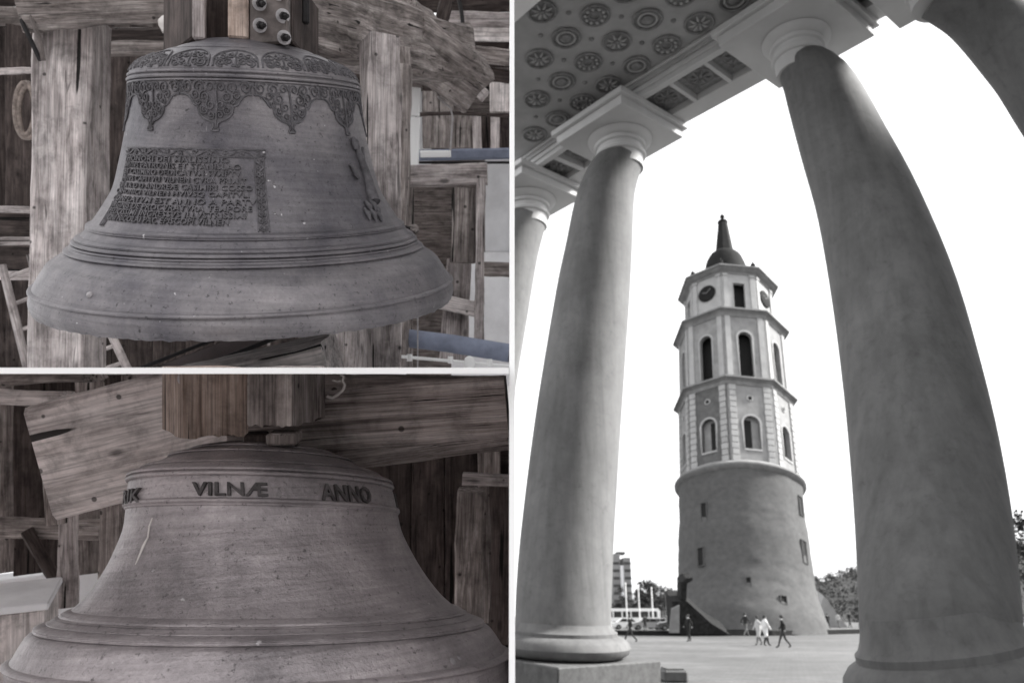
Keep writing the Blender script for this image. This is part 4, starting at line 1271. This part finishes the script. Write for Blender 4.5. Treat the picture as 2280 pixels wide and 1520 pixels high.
for txt, xa, xb, y0, y1 in (("VILNÆ", 432, 598, 1072, 1106), ("ANNO", 710, 823, 1078, 1119), ("RIK", 284, 318, 1086, 1122), ("D", 879, 886, 1105, 1132)):
    a0, zt_ = b2.hit(xa, y0); a1, zb2 = b2.hit(xb, y1)
    zc0 = b2.hit((xa + xb) / 2, y1 - 2)[1]; zc1 = b2.hit((xa + xb) / 2, y0 + 2)[1]
    if txt == "D": a0, a1, zc0, zc1 = a1 + .10, a1 + .26, z2(1126, 302), z2(1090, 296)
    wrap_text(b2, bell2, txt, a0, a1, zc0, zc1, .0085, M_RELIEF2, 'raised_letters', .018)
for (x, y, r) in ((1008, 1471, .009), (1021, 1463, .006)):
    a, z = b2.hit(x, y)
    B().add(*tube([b2.S(a, z, h) for h in (-.004, .0008, .0016)], [r, r * .9, r * .5], 14)).mk('chalk_mark', M_STUD, bell2, b2.M, smooth=70)

run = [b2.hit(x, y) for x, y in ((340, 1152), (334, 1172), (330, 1195), (320, 1215), (312, 1235), (303, 1256))]
B().add(*tube([b2.S(a, z, .0) for a, z in run], [.0015, .003, .0022, .0038, .0026, .001], 6)).mk('lime_run', M_CERAM, bell2, b2.M, smooth=70)

# ------------------------------------------------------------------ headstocks
def pbox(x0, x1, y0, y1, d, t):
    """upright block: its front face spans the photo rectangle at depth d, t metres deep; returns local box and matrix"""
    c = P((x0 + x1) / 2, (y0 + y1) / 2, d)
    w, h = px(x1 - x0, d) / 2, px(y1 - y0, d) / 2
    return c, w, h
def cblock(name, x0, x1, y0, y1, d, t, mat, parent, yaw=0, pitch=0, c=.006, rough=0.0):
    """block facing the camera, turned by yaw about the picture's vertical"""
    p, w, h = pbox(x0, x1, y0, y1, d, t)
    M = frame_M(p, UP * -1, CAM - p)
    # local X down the picture, Z to the camera, Y sideways
    M = M @ Matrix.Rotation(R_(yaw), 4, 'X') @ Matrix.Rotation(R_(pitch), 4, 'Y')
    b = B().box(-h, h, -w, w, -t, 0, c=c)
    return b.mk(name, mat, parent, M)
hs1 = thing('headstock', 'dark wooden headstock with bolted steel plate carrying the ornamented bell', 'headstock', Matrix.Translation(P(545, 60, 2.9)))
cblock('side_plank', 431, 512, -60, 92, 2.80, .30, M_DARK, hs1, yaw=-22)
cblock('facing_board', 428, 454, -60, 86, 2.72, .04, M_POST, hs1, yaw=14)
cblock('block', 508, 552, -60, 84, 2.70, .32, M_WARM, hs1, yaw=8)
cblock('end_block', 548, 655, -60, 96, 2.78, .30, M_DARK, hs1, yaw=20)
plt_o = cblock('steel_plate', 552, 642, -60, 97, 2.71, .03, M_STEEL, hs1, yaw=22)
for (x, y) in ((577, 8), (578, 57), (629, 36), (632, 84), (620, -14)):
    p = P(x, y, 2.70)
    n = (CAM - p).normalized(); n = (n + AX * .38).normalized()
    M = frame_M(p, n, UP)
    bo = mk('washer', *lathe([(.024, 0), (.024, .006)], 20), M_WASH, plt_o, M @ Matrix.Rotation(math.pi / 2, 4, 'Y'))
    mk('bolt', *lathe([(.014, .006), (.014, .022), (.008, .022), (.008, .05), (.006, .052)], 6), M_BLACK, plt_o, M @ Matrix.Rotation(math.pi / 2, 4, 'Y'))
cblock('strap', 672, 688, -60, 52, 2.82, .02, M_BLACK, hs1, yaw=10)
cblock('strap', 655, 666, -60, 30, 2.84, .02, M_BLACK, hs1, yaw=-10)

hs2 = thing('headstock', 'broken ended warm brown wooden headstock standing on the lettered bell', 'headstock', Matrix.Translation(P(550, 990, 2.1)))
def jag_block(name, x0, x1, yt, yb, d, t, mat, parent, yaw, seed):
    """hewn block whose lower end is splintered"""
    p0 = P((x0 + x1) / 2, yt, d); w = px(x1 - x0, d); L = px(yb - yt, d)
    M = frame_M(p0, UP * -1, CAM - p0) @ Matrix.Rotation(R_(yaw), 4, 'X')
    n, m, seg = 26, 6, 10
    V, Fc = [], []
    ring = [(-w / 2 + w * k / n, 0) for k in range(n)] + [(w / 2, -t * k / m) for k in range(m)] + [(w / 2 - w * k / n, -t) for k in range(n)] + [(-w / 2, -t + t * k / m) for k in range(m)]
    for i in range(seg + 1):
        for (y, z) in ring:
            x = L * i / seg
            j = mnoise.noise(Vector((y * 70, z * 70, seed))) * .5 + .5
            if i == seg: x -= (j * .6 + (mnoise.noise(Vector((y * 23, z * 23, seed + 9))) * .5 + .5) * .7) * .034
            if i == seg - 1: x -= j * .01
            q = mnoise.noise(Vector((x * 6, y * 45, z * 45 + seed))) * .0014
            V.append((x, y + q, z + q))
    N = len(ring)
    for i in range(seg):
        for k in range(N): Fc.append((i * N + k, i * N + (k + 1) % N, (i + 1) * N + (k + 1) % N, (i + 1) * N + k))
    Fc.append(tuple(range(N))); Fc.append(tuple(seg * N + k for k in range(N)))
    return mk(name, V, Fc, mat, parent, M, smooth=30)
jag_block('block', 412, 552, 820, 990, 2.02, .26, M_WARM, hs2, -14, 1.0)
jag_block('block', 548, 652, 820, 966, 2.03, .24, M_BROWN, hs2, 24, 5.0)
p = P(414, 842, 2.02)
M = frame_M(p, (CAM - p).normalized(), UP) @ Matrix.Rotation(math.pi / 2, 4, 'Y')
wsh = mk('washer', *lathe([(.021, -.02), (.021, .004), (.012, .006)], 24), M_WASH, hs2, M)
mk('bolt', *lathe([(.011, .004), (.011, .02)], 6), M_BLACK, hs2, M)
cblock('wedge', 592, 660, 965, 992, 2.03, .10, M_BROWN, hs2, yaw=10)
cblock('wedge', 545, 600, 968, 992, 2.06, .10, M_DARK, hs2, yaw=0)

# ------------------------------------------------------------------ upper bell chamber
fr1 = thing('timber_frame', 'weathered timber frame of posts and beams around the ornamented bell', 'frame', Matrix.Translation(P(170, 815, 4.2)))
TB = lambda nm, a, b, w, t, mat, roll=0, seed=0, fr=None, **k: timber(nm, P(*a), P(*b), px(w, (a[2] + b[2]) / 2), t, mat, fr or fr1, roll, seed, **k)
TB('post', (166, 40, 4.2), (150, 823, 4.2), 116, .29, M_POST, 24, 1, rough=.008)
TB('beam', (60, 16, 4.0), (480, 4, 4.15), 84, .30, M_BROWN, 6, 2, rough=.02)
TB('beam', (150, 82, 4.75), (480, 72, 4.75), 26, .12, M_DARK, 0, 3)
TB('beam', (230, 105, 5.0), (480, 105, 5.0), 40, .12, M_BROWN, 0, 31)
TB('post', (848, 92, 3.85), (838, 823, 3.85), 74, .20, M_POST, -16, 4, rough=.014)
TB('post', (892, 150, 4.3), (884, 823, 4.3), 38, .14, M_BROWN, 10, 5)
TB('beam', (600, 20, 3.55), (1010, 130, 5.2), 150, .30, M_BROWN, -18, 6, rough=.03, chamfer=.03)
TB('beam', (640, 95, 3.75), (830, 128, 4.3), 70, .12, M_POST, 30, 61, rough=.012)
TB('beam', (890, 80, 4.6), (1040, 178, 5.3), 125, .3, M_BROWN, 14, 7, rough=.03, chamfer=.03)
TB('brace', (1000, -20, 5.0), (962, 125, 5.0), 34, .12, M_DARK, 0, 8)
TB('corbel', (890, 120, 4.4), (895, 185, 4.4), 44, .2, M_BROWN, 0, 9)
TB('strut', (1004, 140, 5.9), (1080, 215, 5.9), 30, .12, M_POST, 0, 10)
TB('log', (1060, 122, 5.6), (1135, 130, 5.6), 34, .2, M_BROWN, 0, 11)
TB('log', (1085, 165, 5.7), (1135, 172, 5.7), 26, .2, M_DARK, 0, 12)
TB('rail', (925, 255, 5.9), (1135, 255, 5.9), 8, .05, M_DARK, 0, 13)
TB('lintel', (890, 392, 4.7), (1085, 388, 4.7), 46, .14, M_POST, 0, 14, rough=.01)
TB('sill', (895, 655, 4.75), (1075, 690, 4.75), 34, .14, M_PALE, 0, 15)
TB('jamb', (1033, 420, 4.7), (1028, 585, 4.7), 52, .06, M_BROWN, 0, 16)
TB('jamb', (1070, 400, 4.65), (1066, 790, 4.65), 20, .08, M_POST, 0, 17)
TB('post', (1022, 580, 4.9), (1010, 800, 4.9), 60, .14, M_POST, 0, 18)
TB('rail', (1075, 600, 4.9), (1135, 600, 4.9), 32, .06, M_BROWN, 0, 19)
TB('post', (912, 410, 4.9), (906, 823, 4.9), 20, .10, M_BROWN, 0, 20)
TB('post', (775, 700, 4.6), (770, 823, 4.6), 50, .14, M_POST, 0, 21)

def plank_wall(name, label, rects, parent_label_cat='wall', fr=None):
    w = thing(name, label, parent_label_cat, Matrix.Translation(P(rects[0][0], rects[0][3], rects[0][4])))
    rng = random.Random(len(rects))
    for i, (x0, x1, y0, y1, d, mat) in enumerate(rects):
        horiz = (x1 - x0) > (y1 - y0)
        if horiz: timber('plank', P(x0, (y0 + y1) / 2 + rng.uniform(-3, 3), d + rng.uniform(-.03, .03)), P(x1, (y0 + y1) / 2 + rng.uniform(-3, 3), d + rng.uniform(-.03, .03)), px(y1 - y0, d), .035, mat, w, rng.uniform(-4, 4), i * 1.7, rough=.006, chamfer=.005)
        else: timber('plank', P((x0 + x1) / 2 + rng.uniform(-2, 2), y0, d + rng.uniform(-.03, .03)), P((x0 + x1) / 2 + rng.uniform(-2, 2), y1, d + rng.uniform(-.03, .03)), px(x1 - x0, d), .035, mat, w, rng.uniform(-4, 4), i * 1.7, rough=.006, chamfer=.005)
    return w
rng = random.Random(12)
rects = []
x = -40
while x < 640:
    w = rng.uniform(44, 74)
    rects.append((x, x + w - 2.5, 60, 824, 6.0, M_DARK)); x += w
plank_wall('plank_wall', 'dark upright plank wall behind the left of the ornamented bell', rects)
rects = []
y = -10
while y < 120:
    w = rng.uniform(24, 36)
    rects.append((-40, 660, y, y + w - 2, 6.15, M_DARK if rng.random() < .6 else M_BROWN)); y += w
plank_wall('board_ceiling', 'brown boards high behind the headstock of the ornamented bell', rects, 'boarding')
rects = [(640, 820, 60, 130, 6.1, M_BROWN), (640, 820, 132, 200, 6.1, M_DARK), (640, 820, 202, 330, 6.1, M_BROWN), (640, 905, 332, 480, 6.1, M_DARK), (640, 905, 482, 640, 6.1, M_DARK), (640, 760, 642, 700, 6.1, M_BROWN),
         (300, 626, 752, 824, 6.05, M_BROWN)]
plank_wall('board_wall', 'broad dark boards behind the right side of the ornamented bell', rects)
rects = [(990, 1135, 28, 62, 6.3, M_POST), (990, 1135, 64, 92, 6.3, M_PALE), (850, 1135, -30, 26, 6.4, M_DARK), (1000, 1135, 94, 150, 6.5, M_DARK), (1090, 1135, 175, 250, 6.4, M_PALE),
         (940, 1008, 205, 330, 6.4, M_BROWN), (1010, 1052, 258, 330, 6.4, M_BROWN), (1053, 1072, 258, 352, 6.35, M_POST), (1092, 1112, 258, 352, 6.35, M_POST), (1073, 1091, 258, 350, 6.5, M_DARK), (1113, 1135, 258, 350, 6.5, M_DARK),
         (820, 908, 130, 330, 6.4, M_DARK), (940, 1090, 150, 204, 6.45, M_DARK)]
plank_wall('board_wall', 'patched light and dark boards in the upper right of the upper bell chamber', rects)
# window wall on the right: plastered outer wall seen through the openings
ow = thing('outer_wall', 'pale plastered outer wall seen through the openings right of the ornamented bell', 'wall', Matrix.Translation(P(1040, 700, 7.0)))
cblock('plaster', 1080, 1135, 350, 560, 7.2, .2, M_PLAST, ow)
cblock('plaster', 1005, 1135, 561, 860, 7.0, .2, M_PLAST, ow)
cblock('plaster', 752, 904, 690, 860, 7.1, .2, M_PLAST, ow)
cblock('plaster', 900, 960, 150, 372, 7.3, .2, M_PLAST, ow)
br = thing('blue_rail', 'blue painted rail above the window on the right of the upper chamber', 'rail', Matrix.Translation(P(1040, 350, 5.2)))
TB('board', (930, 346, 5.3), (1135, 342, 5.3), 24, .05, M_BLUE, 0, 1, fr=br, rough=.003)
TB('edge', (930, 362, 5.25), (1135, 362, 5.25), 6, .05, M_BLACK, 0, 2, fr=br, rough=.001)
lp = thing('daylight_strips', 'white strips standing in for daylight gaps left of the blue rail', 'bracket', Matrix.Translation(P(924, 370, 5.0)))
TB('upright', (924, 196, 5.0), (921, 258, 5.0), 27, .03, M_WHITE, 0, 1, fr=lp, rough=.002)  # white strips painted in for daylight seen through gaps
TB('upright', (923, 262, 5.0), (919, 369, 5.0), 27, .03, M_WHITE, 0, 2, fr=lp, rough=.002)
TB('arm', (936, 343, 4.98), (1004, 343, 4.98), 15, .03, M_WHITE, 0, 3, fr=lp, rough=.002)
pp = thing('blue_pipe', 'thick blue grey pipe running under the window, lower right of the upper chamber', 'pipe', Matrix.Translation(P(1000, 770, 4.3)))
mk('pipe', *tube([P(870, 748, 4.4), P(1000, 764, 4.35), P(1135, 786, 4.3)], px(21, 4.3), 14), M_BLUE, pp, Matrix.Identity(4), smooth=60)
wp = thing('white_pole', 'thin white pole with clips and a knob under the blue pipe', 'pole', Matrix.Translation(P(1000, 800, 4.0)))
mk('pole', *tube([P(875, 792, 4.05), P(1135, 815, 4.0)], px(3.6, 4), 10), M_WHITE, wp, Matrix.Identity(4), smooth=60)
for x, y in ((912, 797), (1003, 802), (1090, 808)): mk('clip', *tube([P(x, y - 9, 4.0), P(x, y + 7, 4.0)], px(6, 4), 8), M_WHITE, wp, Matrix.Identity(4))
mk('knob', *tube([P(1045, 822, 3.95), P(1045, 806, 3.95), P(1045, 797, 3.95), P(1045, 792, 3.95)], [px(12.5, 3.95), px(12.5, 3.95), px(10, 3.95), px(3, 3.95)], 16), M_WHITE, wp, Matrix.Identity(4), smooth=70)
wire = B().add(*tube([P(975, 215, 5.2), P(985, 225, 5.2), P(1003, 240, 5.2), P(1008, 262, 5.2), P(1004, 320, 5.2), P(1002, 345, 5.2)], .006, 6))
tag(wire.mk('cable', M_WASH), 'thin pale cable hanging from the beam near the blue rail', 'cable')
wire = B().add(*tube([P(1020, -10, 5.3), P(1028, 30, 5.3), P(1034, 88, 5.3)], .014, 6))
tag(wire.mk('cable', M_BLACK), 'short black cable hanging at the upper right of the upper chamber', 'cable')
wire = B().add(*tube([P(930, 700, 4.2), P(930, 822, 4.2)], .004, 5))
tag(wire.mk('cable', M_WASH), 'thin upright wire right of the bell rim', 'cable')
# knob behind the bell's right rim
kn = thing('ring_bolt', 'rusty ring bolt sticking out behind the right side of the ornamented bell', 'bolt', Matrix.Translation(P(915, 510, 3.5)))
mk('shank', *tube([P(885, 505, 3.5), P(918, 511, 3.5)], .012, 8), M_BLACK, kn, Matrix.Identity(4))
mk('head', *tube([P(915, 508, 3.48), P(926, 511, 3.48), P(932, 510, 3.48)], [.018, .024, .012], 8), M_BROWN, kn, Matrix.Identity(4))
# steel channel below the bell
ch = thing('steel_channel', 'mauve steel channel beam slanting under the ornamented bell', 'beam', Matrix.Translation(P(350, 815, 3.6)))
TB('web', (310, 850, 3.72), (600, 738, 4.0), 34, .05, M_MAUVE, 0, 1, fr=ch, rough=.001, chamfer=.003)
TB('flange', (280, 832, 3.66), (575, 717, 3.95), 8, .10, M_BLACK, 0, 2, fr=ch, rough=.001, chamfer=.002)
TB('flange', (400, 838, 3.66), (610, 754, 3.95), 10, .10, M_BLACK, 0, 3, fr=ch, rough=.001, chamfer=.002)
# ladders, straps, rope, insulator on the left
def ladder(label, a, b, sep, n, d):
    L = thing('ladder', label, 'ladder', Matrix.Translation(P(*b, d)))
    va, vb = Vector((*a, 0)), Vector((*b, 0))
    for s in (0, 1): TB('rail', (a[0] + sep[0] * s, a[1] + sep[1] * s, d + .1 * s), (b[0] + sep[0] * s, b[1] + sep[1] * s, d + .1 * s), 17, .05, M_POST, 0, s + 1, fr=L, rough=.003)
    for k in range(n):
        q = va.lerp(vb, (k + .5) / n)
        TB('rung', (q.x, q.y, d), (q.x + sep[0], q.y + sep[1], d + .1), 9, .03, M_POST, 0, k, fr=L, rough=.002)
    return L
ladder('pale ladder leaning behind the big left post', (5, 590), (62, 824), (62, -22), 4, 4.9)
ladder('pale ladder right of the big left post under the bell rim', (233, 712), (285, 824), (-52, 18), 3, 4.8)
rects = [(-30, 82, 152, 166, 5.0, M_POST), (-30, 80, 458, 472, 5.2, M_POST), (-30, 80, 474, 525, 5.3, M_DARK), (-30, 80, 528, 546, 5.2, M_POST), (-30, 80, 548, 600, 5.3, M_DARK), (-30, 80, 603, 622, 5.2, M_POST)]
plank_wall('shelf_boards', 'stepped boards with pale edges left of the big left post', rects, 'boards')
hs_ = thing('iron_straps', 'pair of dark iron straps hanging at the top left', 'straps', Matrix.Translation(P(60, 60, 3.9)))
for o in (0, 22): mk('strap', *tube([P(38 + o, -20, 3.9), P(50 + o, 50, 3.9), P(66 + o, 85, 3.9), P(90 + o * .3, 135, 3.92)], px(5.5, 3.9), 6), M_STEEL if o else M_BLACK, hs_, Matrix.Identity(4))
rc = thing('rope_coil', 'coil of hemp rope hung beside the big left post', 'rope', Matrix.Translation(P(60, 300, 4.7)))
b = B()
for k in range(9): b.add(*tube([P(60 + 22 * math.cos(a) + 5 * math.sin(k * 2.1), 246 + 58 * math.sin(a) + 4 * math.cos(k * 1.7), 4.7 + .03 * math.sin(k)) for a in np.linspace(0, 2 * math.pi, 22)], .016, 6))
b.mk('coil', M_ROPE, rc, Matrix.Identity(4), smooth=70)
ins = thing('insulator', 'white ceramic insulator under the beam left of the headstock', 'insulator', Matrix.Translation(P(374, 58, 3.9)))
d_ = UP
pI = P(374, 74, 3.85)
mk('bell_cap', *[[tuple(pI + UP * z + AX * (r * math.sin(a)) - FW * (r * math.cos(a))) for r, z in ((.001, 0), (.028, .002), (.030, .01), (.042, .03), (.046, .055), (.03, .075), (.015, .085)) for a in np.linspace(0, 2 * math.pi, 17)[:-1]],
     [(j * 16 + i, j * 16 + (i + 1) % 16, (j + 1) * 16 + (i + 1) % 16, (j + 1) * 16 + i) for j in range(6) for i in range(16)]], M_CERAM, ins, Matrix.Identity(4), smooth=70)
mk('bracket', *tube([P(375, 42, 3.9), P(400, 46, 3.9), P(432, 60, 3.95)], .015, 8), M_PALE, ins, Matrix.Identity(4))

# ------------------------------------------------------------------ lower bell chamber
fr2 = thing('timber_frame', 'heavy timber frame of beams and posts around the lettered bell', 'frame', Matrix.Translation(P(250, 1300, 3.2)))
TC = lambda nm, a, b, w, t, mat, roll=0, seed=0, **k: TB(nm, a, b, w, t, mat, roll, seed, fr=fr2, **k)
TC('beam', (138, 1008, 2.95), (760, 868, 2.95), 245, .30, M_PALE, 6, 41, rough=.012, chamfer=.02)
TC('beam', (520, 950, 2.42), (1130, 906, 2.36), 138, .10, M_GRAIN, 4, 42, rough=.008, chamfer=.016, seg=24)
TC('beam', (600, 866, 2.62), (1126, 864, 2.60), 60, .10, M_GRAIN, 0, 57, rough=.006, seg=20)
TC('beam', (560, 1032, 2.48), (1129, 962, 2.42), 44, .12, M_GRAIN, -30, 48, rough=.010, chamfer=.014, seg=24)
TC('post', (254, 1042, 3.3), (250, 1345, 3.3), 44, .12, M_BROWN, 8, 43, rough=.012, broken=.03)
TC('post', (152, 1130, 4.2), (150, 1345, 4.2), 36, .12, M_POST, 0, 44)
TC('post', (120, 895, 3.8), (128, 1160, 3.8), 46, .16, M_BROWN, 0, 45)
TC('beam', (-30, 882, 4.0), (150, 886, 3.9), 34, .12, M_PALE, 0, 46)
TC('beam', (-30, 846, 4.3), (200, 836, 4.2), 26, .12, M_BROWN, 0, 49)
TC('beam', (-30, 1172, 4.6), (230, 1180, 4.6), 46, .12, M_BROWN, 0, 50)
TC('brace', (60, 1180, 4.5), (130, 1300, 4.5), 26, .1, M_DARK, 0, 51)
TC('post', (1116, 1075, 4.2), (1112, 1420, 4.2), 46, .2, M_DARK, 0, 52)
TC('beam', (1030, 1066, 4.1), (1135, 1070, 4.1), 22, .1, M_POST, 0, 53)
TC('post', (1050, 1090, 4.6), (1040, 1390, 4.6), 60, .16, M_BROWN, 0, 54)
TC('rail', (880, 1395, 4.4), (1135, 1405, 4.4), 30, .10, M_BROWN, 0, 55)
rng = random.Random(5)
rects = []
x = 850
while x < 1100:
    w = rng.uniform(50, 80); rects.append((x, min(1136, x + w - 2), 990, 1560, 4.9, M_BROWN if rng.random() < .55 else M_DARK)); x += w
rects += [(860, 1137, 920, 1130, 5.1, M_DARK), (860, 1137, 1132, 1300, 5.1, M_DARK), (860, 1137, 1302, 1560, 5.1, M_DARK)]
rects += [(600, 880, 900, 1130, 5.15, M_DARK)]
plank_wall('plank_wall', 'brown upright plank wall behind the right of the lettered bell', rects)
rects = []
x = -40
while x < 340:
    w = rng.uniform(40, 80)
    if True: rects.append((x, x + w - 2, 834, 1275 if x < 200 else 1560, 5.2, M_DARK if rng.random() < .5 else M_BROWN))
    else: rects.append((x, x + w - 2, 834, 1120, 5.2, M_DARK))
    x += w
plank_wall('plank_wall', 'brown upright plank wall behind the left of the lettered bell', rects)
cb = thing('pale_crate', 'pale box standing at the far left behind the lettered bell', 'box', Matrix.Translation(P(50, 1450, 3.6)))
cblock('box', -30, 92, 1365, 1540, 3.6, .4, M_PALE, cb, yaw=10)
cblock('lid', -36, 98, 1350, 1366, 3.58, .44, M_PLAST, cb, yaw=10)
ow2 = thing('outer_wall', 'pale plastered wall beyond the gap left of the lettered bell', 'wall', Matrix.Translation(P(80, 1400, 6.5)))
cblock('plaster', -60, 400, 1270, 1600, 6.4, .2, M_PLAST, ow2)
hk = thing('white_hook', 'small white hook on the grained beam above the lettered bell', 'hook', Matrix.Translation(P(755, 860, 2.2)))
mk('hook', *tube([P(x, y, 2.235) for x, y in ((758, 834), (766, 838), (762, 848), (768, 856), (764, 868), (752, 878), (740, 886), (728, 882))], px(3.6, 2.2), 8), M_CERAM, hk, Matrix.Identity(4), smooth=70)
mk('eye', *tube([P(762, 846, 2.235), P(752, 850, 2.235), P(740, 846, 2.235)], px(2.6, 2.2), 7), M_CERAM, hk, Matrix.Identity(4), smooth=70)
# bell house shell: back roof and floor, shaped for the light
sh = thing('bell_house', 'boarded roof darkening the back of the bell house, with an added light-bouncing floor', 'bell house', Vector((-4, 5, 0)))
B().box(-6.5, -.02, 5.4, 10.2, 6.2, 6.35).mk('roof', M_BROWN, sh, Matrix.Identity(4))  # kept over the back only, to darken the backdrop and leave the bells lit
B().box(-6.5, -.02, 9.9, 10.05, 4.6, 6.19).mk('back_boarding', M_BROWN, sh, Matrix.Identity(4))
B().box(-7.5, -.02, -5.0, 10.0, .02, .10).mk('bounce_floor', M_PALE, sh, Matrix.Identity(4))  # unseen pale floor added to bounce light up at the bells
